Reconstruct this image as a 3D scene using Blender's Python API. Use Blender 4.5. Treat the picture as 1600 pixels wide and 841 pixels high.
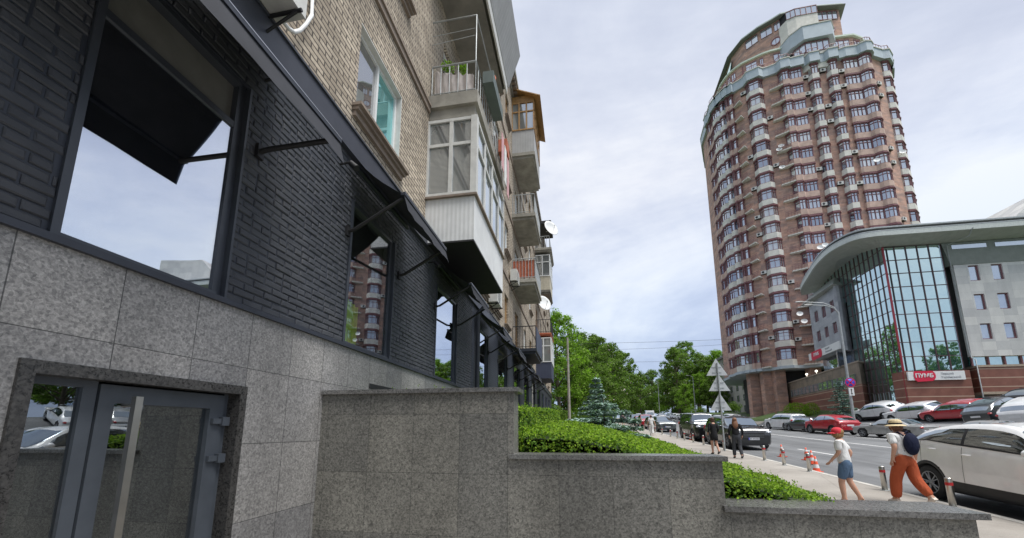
import bpy, bmesh, math, random
from mathutils import Vector, Matrix, noise
R=math.radians; PI=math.pi
random.seed(7)
for o in list(bpy.data.objects): bpy.data.objects.remove(o)
scn=bpy.context.scene; COL=scn.collection
# ---------------------------------------------------------------- camera
PITCH=math.atan(101/600); YAW=R(9.6)
cd=bpy.data.cameras.new('camera'); cam=bpy.data.objects.new('camera',cd); COL.objects.link(cam)
cam.location=(0,0,0); cam.rotation_euler=(PI/2+PITCH,0,YAW)
cd.sensor_width=36; cd.lens=13.5; cd.shift_y=150.5/1600; cd.clip_start=.05; cd.clip_end=3000
scn.camera=cam
# ---------------------------------------------------------------- world
SUN_EL=R(66); SUN_AZ=R(122)   # azimuth clockwise from +Y
w=bpy.data.worlds.new('World'); scn.world=w; w.use_nodes=True
nt=w.node_tree; N=nt.nodes; Lk=nt.links; N.clear()
out=N.new('ShaderNodeOutputWorld'); bg=N.new('ShaderNodeBackground'); bg.inputs[1].default_value=.1
sky=N.new('ShaderNodeTexSky'); sky.sky_type='NISHITA'; sky.sun_disc=False; sky.sun_elevation=SUN_EL; sky.sun_rotation=SUN_AZ
tc=N.new('ShaderNodeTexCoord'); sep=N.new('ShaderNodeSeparateXYZ'); Lk.new(tc.outputs['Generated'],sep.inputs[0])
def wm(op,a,b=None,c=None):
    n=N.new('ShaderNodeMath'); n.operation=op
    for i,v in enumerate((a,b,c)):
        if v is None: continue
        if isinstance(v,(int,float)): n.inputs[i].default_value=v
        else: Lk.new(v,n.inputs[i])
    return n.outputs[0]
zz=wm('ADD',wm('MAXIMUM',sep.outputs[2],0),.42)
cmb=N.new('ShaderNodeCombineXYZ'); Lk.new(wm('DIVIDE',sep.outputs[0],zz),cmb.inputs[0]); Lk.new(wm('DIVIDE',sep.outputs[1],zz),cmb.inputs[1])
def wn(scale,detail,rough,dist=0,off=(0,0,0)):
    mp=N.new('ShaderNodeMapping'); mp.inputs['Location'].default_value=off; Lk.new(cmb.outputs[0],mp.inputs[0])
    n=N.new('ShaderNodeTexNoise'); n.inputs['Scale'].default_value=scale; n.inputs['Detail'].default_value=detail; n.inputs['Roughness'].default_value=rough; n.inputs['Distortion'].default_value=dist
    Lk.new(mp.outputs[0],n.inputs[0]); return n.outputs['Fac']
def wr(fac,pts):
    r=N.new('ShaderNodeValToRGB'); e=r.color_ramp.elements
    while len(e)<len(pts): e.new(.5)
    for i,(p,c) in enumerate(pts): e[i].position=p; e[i].color=(*c,1)
    Lk.new(fac,r.inputs[0]); return r.outputs[0]
b1=wn(.85,8,.6,.5,(3.1,1.7,0)); b2=wn(2.0,8,.6,.3,(7.3,2.2,0))
big=wm('ADD',wm('MULTIPLY',b1,.7),wm('MULTIPLY',b2,.3))

cl=wr(big,[(.38,(.50,.545,.68)),(.455,(.62,.665,.79)),(.50,(.72,.76,.87)),(.545,(.86,.885,.95)),(.60,(1.0,1.0,1.0))])
# darker, bluer bank of cloud low over the end of the street
low=wr(sep.outputs[2],[(.0,(.86,.94,1.02)),(.08,(.62,.72,.86)),(.30,(.80,.87,.97)),(.55,(1,1,1)),(1,(1.05,1.05,1.03))])
mul=N.new('ShaderNodeMix'); mul.data_type='RGBA'; mul.blend_type='MULTIPLY'; mul.inputs[0].default_value=1; Lk.new(cl,mul.inputs[6]); Lk.new(low,mul.inputs[7])
sc=N.new('ShaderNodeVectorMath'); sc.operation='SCALE'; sc.inputs[3].default_value=6.2; Lk.new(mul.outputs[2],sc.inputs[0])
mx=N.new('ShaderNodeMix'); mx.data_type='RGBA'; mx.inputs[0].default_value=.93; Lk.new(sky.outputs[0],mx.inputs[6]); Lk.new(sc.outputs[0],mx.inputs[7])
Lk.new(mx.outputs[2],bg.inputs[0]); Lk.new(bg.outputs[0],out.inputs[0])
# ---------------------------------------------------------------- sun (behind thin cloud)
sd=bpy.data.lights.new('sun','SUN'); sd.energy=2.5; sd.angle=R(30); sd.color=(1,.975,.94)
so=bpy.data.objects.new('sun',sd); COL.objects.link(so)
dirv=Vector((math.sin(SUN_AZ)*math.cos(SUN_EL),math.cos(SUN_AZ)*math.cos(SUN_EL),math.sin(SUN_EL)))
so.rotation_euler=dirv.to_track_quat('Z','Y').to_euler(); so.location=(20,-20,60)
vs=scn.view_settings; scn.display_settings.display_device='sRGB'; vs.view_transform='Standard'; vs.look='None'; vs.exposure=0.80; vs.gamma=1; vs.use_curve_mapping=False
scn.cycles.max_bounces=7; scn.cycles.transparent_max_bounces=12; scn.cycles.glossy_bounces=4; scn.cycles.transmission_bounces=4

# ---------------------------------------------------------------- helpers
def tag(o,label=None,cat=None,group=None,kind=None):
    if label: o['label']=label
    if cat: o['category']=cat
    if group: o['group']=group
    if kind: o['kind']=kind
    return o
def thing(name,label,cat,loc=(0,0,0),rz=0,group=None,parent=None):
    o=bpy.data.objects.new(name,None); COL.objects.link(o); o.location=loc; o.rotation_euler=(0,0,rz); o.empty_display_size=.3
    if parent: o.parent=parent
    return tag(o,label,cat,group)
def dup(root,loc,rz,label=None,group=None,recolor=None,scale=None):
    def cp(o,par):
        c=o.copy(); COL.objects.link(c)
        if par: c.parent=par
        if recolor and c.type=='MESH':
            for s in c.material_slots:
                if s.material in recolor:
                    nmt=recolor[s.material]; s.link='OBJECT'; s.material=nmt
        for ch in [x for x in KIDS.get(o.name,[])]: KIDS.setdefault(c.name,[]).append(cp(ch,c))
        return c
    r=cp(root,None); r.location=loc; r.rotation_euler=(0,0,rz)
    if scale: r.scale=(scale,)*3 if not isinstance(scale,tuple) else scale
    if label: r['label']=label
    if group: r['group']=group
    return r
KIDS={}
class MB:
    def __init__(s,sc=1.0): s.v=[];s.f=[];s.m=[];s.sm=[];s.sc=sc
    def add(s,vs,fs,m=0,smooth=False):
        b=len(s.v); s.v+= [tuple(v) for v in vs]
        for f in fs: s.f.append([b+i for i in f]); s.m.append(m); s.sm.append(smooth)
    def quad(s,a,b,c,d,m=0): s.add([a,b,c,d],[(0,1,2,3)],m)
    def box(s,x0,x1,y0,y1,z0,z1,m=0):
        if x0>x1:x0,x1=x1,x0
        if y0>y1:y0,y1=y1,y0
        if z0>z1:z0,z1=z1,z0
        s.add([(x0,y0,z0),(x1,y0,z0),(x1,y1,z0),(x0,y1,z0),(x0,y0,z1),(x1,y0,z1),(x1,y1,z1),(x0,y1,z1)],
              [(0,3,2,1),(4,5,6,7),(0,1,5,4),(1,2,6,5),(2,3,7,6),(3,0,4,7)],m)
    def prism(s,poly,z0,z1,m=0,mtop=None):
        n=len(poly); z0f=z0 if callable(z0) else (lambda x,y:z0); z1f=z1 if callable(z1) else (lambda x,y:z1)
        vs=[(x,y,z0f(x,y)) for x,y in poly]+[(x,y,z1f(x,y)) for x,y in poly]
        s.add(vs,[(i,(i+1)%n,n+(i+1)%n,n+i) for i in range(n)]+[tuple(range(n-1,-1,-1))],m)
        s.add(vs[n:],[tuple(range(n))],m if mtop is None else mtop)
    def seg(s,A,B,n0,n1,z0,z1,m=0):
        # box along plan segment A->B, from offset n0 to n1 along outward normal
        dx,dy=B[0]-A[0],B[1]-A[1]; l=math.hypot(dx,dy) or 1; nx,ny=dy/l,-dx/l
        s.prism([(A[0]+nx*n0,A[1]+ny*n0),(A[0]+nx*n1,A[1]+ny*n1),(B[0]+nx*n1,B[1]+ny*n1),(B[0]+nx*n0,B[1]+ny*n0)],z0,z1,m)
    def tube(s,pts,r,n=8,m=0,caps=True,smooth=True):
        pts=[Vector(p) for p in pts]; rs=r if isinstance(r,(list,tuple)) else [r]*len(pts)
        vs=[];fs=[]; prev=None
        for i,p in enumerate(pts):
            t=(pts[min(i+1,len(pts)-1)]-pts[max(i-1,0)])
            if t.length<1e-9: t=Vector((0,0,1))
            t.normalize()
            if prev is None: a=t.orthogonal().normalized()
            else:
                a=prev-t*prev.dot(t); a=a.normalized() if a.length>1e-6 else t.orthogonal().normalized()
            prev=a; b=t.cross(a)
            for k in range(n):
                an=2*PI*k/n; vs.append(p+a*math.cos(an)*rs[i]+b*math.sin(an)*rs[i])
        for i in range(len(pts)-1):
            for k in range(n): fs.append((i*n+k,i*n+(k+1)%n,(i+1)*n+(k+1)%n,(i+1)*n+k))
        s.add(vs,fs,m,smooth)
        if caps:
            s.add(vs[:n],[tuple(range(n-1,-1,-1))],m); s.add(vs[-n:],[tuple(range(n))],m)
    def lathe(s,prof,c=(0,0,0),n=16,m=0,axis='z',smooth=True):
        vs=[];fs=[]
        for r,h in prof:
            for k in range(n):
                a=2*PI*k/n; x,y=r*math.cos(a),r*math.sin(a)
                p=(x,y,h) if axis=='z' else ((x,h,y) if axis=='y' else (h,x,y))
                vs.append((p[0]+c[0],p[1]+c[1],p[2]+c[2]))
        for i in range(len(prof)-1):
            for k in range(n): fs.append((i*n+k,i*n+(k+1)%n,(i+1)*n+(k+1)%n,(i+1)*n+k))
        s.add(vs,fs,m,smooth)
    def ell(s,c,r,m=0,n=14,k=9):
        vs=[];fs=[]
        for i in range(k+1):
            t=PI*i/k
            for j in range(n):
                a=2*PI*j/n; vs.append((c[0]+r[0]*math.sin(t)*math.cos(a),c[1]+r[1]*math.sin(t)*math.sin(a),c[2]+r[2]*math.cos(t)))
        for i in range(k):
            for j in range(n): fs.append((i*n+j,(i+1)*n+j,(i+1)*n+(j+1)%n,i*n+(j+1)%n))
        s.add(vs,fs,m,True)
    def build(s,name,mats,parent=None,recalc=True,loc=None):
        me=bpy.data.meshes.new(name); k=s.sc
        me.from_pydata([(a*k,b*k,c*k) for a,b,c in s.v],[],s.f)
        if not isinstance(mats,(list,tuple)): mats=[mats]
        for m_ in mats: me.materials.append(m_)
        me.polygons.foreach_set('material_index',s.m); me.polygons.foreach_set('use_smooth',s.sm)
        if recalc:
            bm=bmesh.new(); bm.from_mesh(me)
            bmesh.ops.remove_doubles(bm,verts=bm.verts,dist=1e-5) if recalc=='weld' else None
            bmesh.ops.recalc_face_normals(bm,faces=bm.faces); bm.to_mesh(me); bm.free()
        boxuv(me); me.update()
        o=bpy.data.objects.new(name,me); COL.objects.link(o)
        if parent: o.parent=parent; KIDS.setdefault(parent.name,[]).append(o)
        if loc: o.location=loc
        return o
def boxuv(me):
    uv=me.uv_layers.new(name='UVMap'); d=[0.0]*(2*len(me.loops)); vs=me.vertices; lp=me.loops
    for p in me.polygons:
        n=p.normal
        if abs(n.z)>.75: ux,uy,flat=1,0,True
        else:
            l=math.hypot(n.x,n.y) or 1; ux,uy,flat=-n.y/l,n.x/l,False
        for li in p.loop_indices:
            c=vs[lp[li].vertex_index].co
            d[2*li]=c.x if flat else c.x*ux+c.y*uy; d[2*li+1]=c.y if flat else c.z
    uv.data.foreach_set('uv',d)
# ---------------------------------------------------------------- materials
class Mt:
    def __init__(s,name):
        s.m=bpy.data.materials.new(name); s.m.use_nodes=True; s.t=s.m.node_tree; s.N=s.t.nodes; s.L=s.t.links
        s.p=s.N['Principled BSDF']; s.tc=s.N.new('ShaderNodeTexCoord'); s.co=s.tc.outputs['Object']; s.uv=s.tc.outputs['UV']
    def n(s,t,**k):
        x=s.N.new(t)
        for a,b in k.items(): setattr(x,a,b)
        return x
    def link(s,a,b): s.L.new(a,b)
    def map(s,src,scale=(1,1,1),rot=(0,0,0),loc=(0,0,0)):
        m=s.n('ShaderNodeMapping'); m.inputs['Scale'].default_value=scale; m.inputs['Rotation'].default_value=rot; m.inputs['Location'].default_value=loc; s.link(src,m.inputs[0]); return m.outputs[0]
    def noise(s,scale,detail=4,rough=.55,src=None,dist=0):
        n=s.n('ShaderNodeTexNoise'); n.inputs['Scale'].default_value=scale; n.inputs['Detail'].default_value=detail; n.inputs['Roughness'].default_value=rough; n.inputs['Distortion'].default_value=dist
        s.link(src or s.co,n.inputs[0]); return n.outputs['Fac']
    def vor(s,scale,src=None,out='Color',feat='F1'):
        n=s.n('ShaderNodeTexVoronoi'); n.feature=feat; n.inputs['Scale'].default_value=scale; s.link(src or s.co,n.inputs[0]); return n.outputs[out]
    def ramp(s,f,pts):
        r=s.n('ShaderNodeValToRGB'); e=r.color_ramp.elements
        while len(e)<len(pts): e.new(.5)
        for i,(p,c) in enumerate(pts):
            if isinstance(c,(int,float)): c=(c,c,c)
            e[i].position=p; e[i].color=(*c,1)
        s.link(f,r.inputs[0]); return r.outputs[0]
    def mix(s,f,a,b,mode='MIX'):
        n=s.n('ShaderNodeMix',data_type='RGBA',blend_type=mode)
        for i,v in ((0,f),(6,a),(7,b)):
            if isinstance(v,(int,float)): n.inputs[i].default_value=v if i==0 else (v,v,v,1)
            elif isinstance(v,tuple): n.inputs[i].default_value=(*v,1)
            else: s.link(v,n.inputs[i])
        return n.outputs[2]
    def bump(s,h,st=.3,dist=.01,prev=None):
        b=s.n('ShaderNodeBump'); b.inputs['Strength'].default_value=st; b.inputs['Distance'].default_value=dist; s.link(h,b.inputs['Height'])
        if prev: s.link(prev,b.inputs['Normal'])
        s.link(b.outputs[0],s.p.inputs['Normal']); return b.outputs[0]
    def base(s,c):
        if isinstance(c,tuple): s.p.inputs['Base Color'].default_value=(*c,1)
        else: s.link(c,s.p.inputs['Base Color'])
        return s
    def set(s,rough=None,metal=None,spec=None,coat=None):
        if rough is not None:
            if isinstance(rough,(int,float)): s.p.inputs['Roughness'].default_value=rough
            else: s.link(rough,s.p.inputs['Roughness'])
        if metal is not None: s.p.inputs['Metallic'].default_value=metal
        if spec is not None: s.p.inputs['Specular IOR Level'].default_value=spec
        if coat is not None: s.p.inputs['Coat Weight'].default_value=coat; s.p.inputs['Coat Roughness'].default_value=.04
        return s
MATS={}
def plain(name,c,rough=.5,metal=0,spec=.5,coat=None,var=.12,scale=6,bump=0):
    if name in MATS: return MATS[name]
    k=Mt(name); f=k.noise(scale,5,.6)
    k.base(k.mix(k.ramp(f,[(.3,0.0),(.7,1.0)]),tuple(x*(1-var) for x in c),tuple(min(1,x*(1+var)) for x in c)))
    k.set(rough,metal,spec,coat)
    if bump: k.bump(k.noise(scale*6,4,.6),bump,.01)
    MATS[name]=k.m; return k.m
def granite(name,lo,hi,mort=.06,w_=.505,h_=.66,off=(0,0,0),seams=True,rough=.5,gs=44,stain=.72):
    k=Mt(name)
    a=k.noise(gs,4,.75,dist=.8); b=k.vor(gs*1.6,out='Color'); bb=k.n('ShaderNodeSeparateColor'); k.link(b,bb.inputs[0])
    sp=k.mix(.42,k.ramp(a,[(.36,lo),(.5,tuple((x+y)/2 for x,y in zip(lo,hi))),(.63,hi)]),k.ramp(bb.outputs[0],[(.1,lo),(.9,hi)]))
    st=k.ramp(k.noise(1.3,6,.6,src=k.map(k.co,(1,1,.45))),[(.35,stain),(.62,1.06)])
    c=k.mix(1.0,sp,st,'MULTIPLY')
    if seams:
        br=k.n('ShaderNodeTexBrick'); br.offset=0; br.squash=1; br.inputs['Scale'].default_value=1; br.inputs['Brick Width'].default_value=w_; br.inputs['Row Height'].default_value=h_; br.inputs['Mortar Size'].default_value=.0035; br.inputs['Mortar Smooth'].default_value=.2
        br.inputs['Color1'].default_value=(.80,.80,.81,1); br.inputs['Color2'].default_value=(1.12,1.10,1.07,1); br.inputs['Mortar'].default_value=(mort*4,mort*4,mort*4,1)
        k.link(k.map(k.uv,loc=off),br.inputs[0]); c=k.mix(1.0,c,br.outputs[0],'MULTIPLY')
        k.bump(br.outputs['Fac'],-.5,.004)
    k.base(c); k.set(rough=k.ramp(a,[(.3,rough-.12),(.7,rough+.15)]),spec=.5); return k.m
def brick(name,c1,c2,mort,bw=.26,rh=.078,ms=.012,bump=.6,dirt=.25,big=None,rough=.85,spec=.3):
    k=Mt(name)
    br=k.n('ShaderNodeTexBrick'); br.offset=.5; br.inputs['Scale'].default_value=1; br.inputs['Brick Width'].default_value=bw; br.inputs['Row Height'].default_value=rh; br.inputs['Mortar Size'].default_value=ms; br.inputs['Mortar Smooth'].default_value=.25; br.inputs['Bias'].default_value=0
    br.inputs['Color1'].default_value=(*c1,1); br.inputs['Color2'].default_value=(*c2,1); br.inputs['Mortar'].default_value=(*mort,1)
    wob=k.n('ShaderNodeVectorMath',operation='SCALE'); 
    nz=k.n('ShaderNodeTexNoise'); nz.inputs['Scale'].default_value=9; k.link(k.uv,nz.inputs[0]); k.link(nz.outputs['Color'],wob.inputs[0]); wob.inputs[3].default_value=.012
    ad=k.n('ShaderNodeVectorMath',operation='ADD'); k.link(k.uv,ad.inputs[0]); k.link(wob.outputs[0],ad.inputs[1]); k.link(ad.outputs[0],br.inputs[0])
    c=br.outputs[0]
    d=k.ramp(k.noise(.9,7,.65),[(.3,1-dirt),(.65,1+dirt*.4)]); c=k.mix(1.0,c,d,'MULTIPLY')
    d2=k.ramp(k.noise(24,4,.6),[(.3,.8),(.7,1.12)]); c=k.mix(1.0,c,d2,'MULTIPLY')
    if big: c=k.mix(1.0,c,k.ramp(k.noise(1,3,.5,src=k.map(k.uv,big)),[(.35,(.72,.76,.82)),(.6,(1.1,1.0,.95))]),'MULTIPLY')
    k.base(c); k.set(rough,spec=spec)
    if bump: b=k.bump(br.outputs['Fac'],-bump,.012); k.bump(k.noise(60,3,.6),.25,.004,b)
    return k.m
def glassy(name,tint,dark,fac,rough=.0,wav=0,transp=False):
    """window glass: mirror layer over a dark (or see-through) pane"""
    k=Mt(name); k.N.remove(k.p); o=k.N['Material Output']
    g=k.n('ShaderNodeBsdfGlossy'); g.inputs['Roughness'].default_value=rough; g.inputs[0].default_value=(*tint,1)
    if transp: d=k.n('ShaderNodeBsdfTransparent'); d.inputs[0].default_value=(*dark,1)
    else: d=k.n('ShaderNodeBsdfDiffuse'); d.inputs[0].default_value=(*dark,1)
    fr=k.n('ShaderNodeLayerWeight'); fr.inputs[0].default_value=.35
    mr=k.n('ShaderNodeMapRange'); mr.inputs[1].default_value=0; mr.inputs[2].default_value=1; mr.inputs[3].default_value=fac; mr.inputs[4].default_value=min(1.0,fac+.25) if transp else 1.0; k.link(fr.outputs['Facing'],mr.inputs[0])
    mxs=k.n('ShaderNodeMixShader'); k.link(mr.outputs[0],mxs.inputs[0]); k.link(d.outputs[0],mxs.inputs[1]); k.link(g.outputs[0],mxs.inputs[2]); k.link(mxs.outputs[0],o.inputs[0])
    if wav:
        b=k.n('ShaderNodeBump'); b.inputs['Strength'].default_value=wav; b.inputs['Distance'].default_value=.05; k.link(k.noise(.7,2,.5),b.inputs['Height']); k.link(b.outputs[0],g.inputs['Normal'])
    return k.m
def leafmat(name,c,var=.5,tr=.35,tc=None):
    k=Mt(name); g=k.n('ShaderNodeNewGeometry'); f=g.outputs['Random Per Island']
    cc=k.mix(f,tuple(x*(1-var) for x in c),tuple(x*(1+var) for x in c)); k.base(cc); k.set(.62,spec=.15)
    t=k.n('ShaderNodeBsdfTranslucent'); k.link(k.mix(1.0,cc,(1.2,1.5,.6),'MULTIPLY'),t.inputs[0])
    m=k.n('ShaderNodeMixShader'); m.inputs[0].default_value=tr; k.link(k.p.outputs[0],m.inputs[1]); k.link(t.outputs[0],m.inputs[2]); k.link(m.outputs[0],k.N['Material Output'].inputs[0]); return k.m
def paint(name,c,metal=.0,rough=.28):
    if name in MATS: return MATS[name]
    k=Mt(name); dirt=k.ramp(k.noise(3,5,.6),[(.35,.88),(.7,1.0)]); k.base(k.mix(1.0,c,dirt,'MULTIPLY')); k.set(rough,metal,.5,1.0); MATS[name]=k.m; return k.m

M_gran=granite('granite light',(.11,.11,.11),(.405,.40,.39),off=(.1,.12,0))
M_gran2=granite('granite dark',(.055,.055,.05),(.29,.285,.255),mort=.13,w_=.52,h_=.62,off=(.2,.45,0))
M_cap=granite('granite polished cap',(.06,.06,.058),(.22,.217,.21),seams=False,rough=.28)
M_dgran=granite('dark granite trim',(.015,.015,.015),(.085,.082,.078),seams=False,rough=.3)
def painted():
    k=Mt('navy black painted brick'); c=k.mix(k.ramp(k.noise(7,5,.6),[(.3,0.0),(.7,1.0)]),(.040,.044,.053),(.062,.067,.078)); c=k.mix(k.ramp(k.noise(1.1,7,.65),[(.52,0.0),(.78,.35)]),c,(.12,.12,.12)); k.base(c); k.set(k.ramp(k.noise(14,5,.65),[(.3,.48),(.7,.80)]),spec=.4)
    b=k.bump(k.noise(38,4,.65),.55,.008); k.bump(k.noise(150,3,.6),.25,.003,b); return k.m
M_pbrick=painted()
M_pbrick_far=brick('navy black painted brick far',(.036,.043,.06),(.048,.056,.076),(.018,.02,.028),bump=.9,dirt=.15,rough=.5,spec=.5)
M_pmort=plain('painted joint',(.03,.036,.05),.55)
M_navy=plain('navy metal',(.028,.033,.046),.45,spec=.5)
M_navyp=plain('navy panel',(.03,.038,.075),.5)
M_fascia=plain('dark grey fascia',(.042,.046,.06),.42)
M_beige=brick('beige brick',(.58,.50,.39),(.38,.32,.245),(.12,.10,.085),bw=.235,rh=.073,bump=.9,dirt=.35)
M_course=plain('brown moulded course',(.22,.175,.14),.8,var=.25,scale=3)
M_frame=plain('anthracite frame',(.045,.052,.066),.4)
M_framegrey=plain('grey steel door frame',(.062,.072,.086),.4)
M_wht=plain('white plastic',(.72,.73,.72),.45,var=.05)
M_wht2=plain('weathered white paint',(.58,.58,.55),.6,var=.12)
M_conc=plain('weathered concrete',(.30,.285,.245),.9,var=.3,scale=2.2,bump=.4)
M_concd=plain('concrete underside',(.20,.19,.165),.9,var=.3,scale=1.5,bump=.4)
M_blk=plain('black',(.012,.012,.014),.6)
M_awn=plain('charcoal awning cloth',(.035,.037,.044),.75,spec=.3,var=.2,scale=4)
M_alu=plain('aluminium',(.6,.6,.6),.3,metal=1,var=.05)
M_steel=plain('brushed steel',(.55,.53,.49),.32,metal=1,var=.08)
M_galv=plain('galvanised steel',(.38,.40,.40),.55,metal=.5,var=.15)
M_shop=glassy('shop glass',(.86,.89,.95),(.85,.88,.9),.66,transp=True,wav=.04)
M_shop2=glassy('shop glass clear',(.86,.89,.95),(.96,.98,.96),.20,transp=True)
M_doorg=glassy('door glass',(.8,.84,.88),(.62,.65,.65),.30,transp=True)
M_wing=glassy('apartment glass',(.75,.8,.85),(.24,.255,.25),.34)
M_curt=glassy('curtained glass',(.7,.72,.75),(.17,.165,.155),.10)
M_teal=glassy('turquoise glass',(.5,.85,.85),(.12,.36,.37),.30)
M_bglass=glassy('curtain wall glass',(.78,.93,.90),(.06,.15,.14),.62,wav=.35)
M_tglass=glassy('tower glass',(.75,.82,.9),(.30,.31,.33),.36,wav=.1)
M_tglassd=glassy('tower glass dark',(.7,.78,.88),(.06,.065,.08),.36,wav=.1)
M_tglassl=glassy('tower glass with pale curtains',(.75,.82,.9),(.55,.54,.50),.28,wav=.1)
M_cglass=glassy('car glass',(.7,.78,.85),(.012,.015,.018),.30)
M_net=plain('sheer curtain',(.34,.35,.34),.9)
def corr(name,c,sc_=60,ax=0,rough=.55):
    k=Mt(name); w_=k.n('ShaderNodeTexWave'); w_.wave_type='BANDS'; w_.bands_direction='X'; w_.inputs['Scale'].default_value=sc_; w_.inputs['Distortion'].default_value=0; k.link(k.uv,w_.inputs[0])
    k.base(k.mix(k.ramp(k.noise(2,5,.6),[(.35,0.0),(.7,1.0)]),tuple(x*.82 for x in c),c)); k.set(rough); k.bump(w_.outputs['Fac'],.35,.008); return k.m
M_cladw=corr('white ribbed cladding',(.76,.77,.76),3.6)
M_cladg=corr('grey ribbed cladding',(.42,.42,.41),2.4)
M_cladn=corr('navy ribbed cladding',(.05,.06,.1),3)
M_wood=plain('varnished wood',(.36,.20,.07),.5,var=.3,scale=8)
M_redt=plain('terracotta sheet',(.42,.12,.06),.7,var=.25,scale=8)
def asph():
    k=Mt('asphalt'); a=k.noise(.35,6,.6); c=k.mix(k.ramp(a,[(.35,0.0),(.65,1.0)]),(.15,.155,.16),(.205,.21,.215))
    c=k.mix(1.0,c,k.ramp(k.noise(90,3,.7),[(.3,.75),(.7,1.2)]),'MULTIPLY')
    tr=k.ramp(k.noise(1,4,.6,src=k.map(k.co,(1.1,.05,1))),[(.4,.80),(.6,1.08)]); c=k.mix(1.0,c,k.ramp(k.vor(.16,out='Color',src=k.map(k.co,(1.3,.5,1))),[(.0,.86),(1.0,1.08)]),'MULTIPLY'); c=k.mix(1.0,c,tr,'MULTIPLY'); k.base(c); k.set(.85,spec=.3); k.bump(k.noise(120,2,.6),.3,.004); return k.m
M_asph=asph()
def pav():
    k=Mt('pavement'); c=k.mix(k.ramp(k.noise(.5,7,.6),[(.35,0.0),(.65,1.0)]),(.29,.265,.235),(.40,.37,.33)); c=k.mix(1.0,c,k.ramp(k.noise(70,3,.7),[(.3,.8),(.7,1.15)]),'MULTIPLY')
    cr=k.ramp(k.vor(.5,feat='DISTANCE_TO_EDGE',out='Distance',src=k.co),[(.0,.6),(.012,1.0)]); c=k.mix(.5,c,cr,'MULTIPLY')
    pt=k.ramp(k.vor(.32,out='Color',src=k.map(k.co,(1.6,.5,1))),[(.0,.84),(1.0,1.08)]); c=k.mix(1.0,c,pt,'MULTIPLY')
    sp=k.ramp(k.noise(3.2,5,.7),[(.60,1.0),(.72,.72)]); c=k.mix(1.0,c,sp,'MULTIPLY'); k.base(c); k.set(.85); k.bump(k.noise(60,3,.6),.3,.004); return k.m
M_pav=pav()
M_kerb=plain('kerb stone',(.46,.44,.40),.8,var=.2,scale=3,bump=.3)
M_mark=plain('road paint',(.74,.74,.72),.7,var=.15,scale=5)
M_soil=plain('soil',(.09,.07,.05),.95,var=.3,bump=.6)
M_grass=plain('grass ground',(.06,.10,.025),.95,var=.4,scale=4,bump=.8)
M_bark=plain('bark',(.11,.09,.065),.9,var=.35,scale=12,bump=.8)
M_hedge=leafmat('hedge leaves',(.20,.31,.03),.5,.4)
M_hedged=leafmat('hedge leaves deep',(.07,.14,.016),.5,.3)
M_leafA=leafmat('maple leaves',(.17,.275,.04),.45,.45)
M_leafB=leafmat('chestnut leaves',(.12,.19,.038),.5,.42)
M_leafC=leafmat('lime leaves',(.125,.20,.045),.45,.4)
M_spruce=leafmat('blue spruce needles',(.27,.37,.33),.45,.1)
M_blossom=plain('blossom',(.55,.5,.4),.8)
M_rub=plain('tyre rubber',(.018,.018,.019),.8)
M_rim=plain('wheel rim',(.30,.31,.33),.35,metal=.8)
M_trim=plain('black trim',(.014,.014,.016),.5)
M_tail=plain('red lamp',(.42,.015,.02),.15,coat=1)
M_head=plain('clear lamp',(.6,.63,.68),.08,coat=1,metal=.3)
M_plate=plain('number plate',(.75,.76,.78),.4,var=.03)
M_orange=plain('orange plastic',(.85,.13,.06),.5,var=.08)
M_redband=plain('red band',(.50,.03,.035),.5)
M_signred=plain('sign red',(.62,.02,.06),.4,var=.05)
M_signgrey=plain('sign grey',(.35,.36,.38),.5)
M_blue=plain('sign blue',(.05,.07,.55),.45,var=.05)
M_tbrick=brick('tower brick',(.58,.385,.305),(.45,.295,.24),(.40,.31,.27),bw=.9,rh=.28,ms=.02,bump=.2,dirt=.25,big=(.35,1.3,1))
M_tspan=plain('brown render spandrel',(.48,.345,.285),.8,var=.2,scale=1.2)
M_twhite=plain('pale stone spandrel',(.62,.60,.545),.8,var=.12,scale=1.5)
M_tframe=plain('dark red window frame',(.20,.085,.09),.45)
M_tgrey=plain('blue grey cornice',(.40,.46,.50),.6,var=.08,scale=1)
M_tgreen=plain('pale green roof edge',(.52,.60,.50),.6)
M_tsof=plain('soffit grey',(.16,.165,.155),.8)
M_stone=granite('pale stone cladding',(.50,.50,.485),(.66,.66,.64),mort=.1,w_=1.15,h_=.85,rough=.55,stain=.93)
M_stoneg=granite('grey stone cladding',(.30,.315,.34),(.42,.44,.47),mort=.1,w_=1.3,h_=.62,rough=.55,stain=.93)
def striped():
    k=Mt('red brown striped stone'); s_=k.n('ShaderNodeSeparateXYZ'); k.link(k.co,s_.inputs[0])
    m=k.n('ShaderNodeMath',operation='MODULO'); a=k.n('ShaderNodeMath',operation='ADD'); a.inputs[1].default_value=20.06; k.link(s_.outputs[2],a.inputs[0]); k.link(a.outputs[0],m.inputs[0]); m.inputs[1].default_value=.86
    g=k.n('ShaderNodeMath',operation='LESS_THAN'); g.inputs[1].default_value=.09; k.link(m.outputs[0],g.inputs[0])
    c=k.mix(k.ramp(k.noise(1.2,5,.6),[(.3,0.0),(.7,1.0)]),(.17,.062,.043),(.24,.098,.068)); c=k.mix(g.outputs[0],c,(.42,.30,.22)); k.base(c); k.set(.5); return k.m
M_strip=striped()
M_tan=granite('tan podium stone',(.20,.155,.12),(.30,.245,.19),mort=.12,w_=.9,h_=.5)
M_soff=corr('grey ribbed soffit',(.44,.46,.43),1.2)
M_ribd=corr('grey green ribbed metal',(.22,.24,.21),1.5)
M_roofm=plain('grey roof edge metal',(.50,.53,.50),.5)
M_skin=plain('skin',(.52,.29,.20),.55,var=.08)
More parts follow.
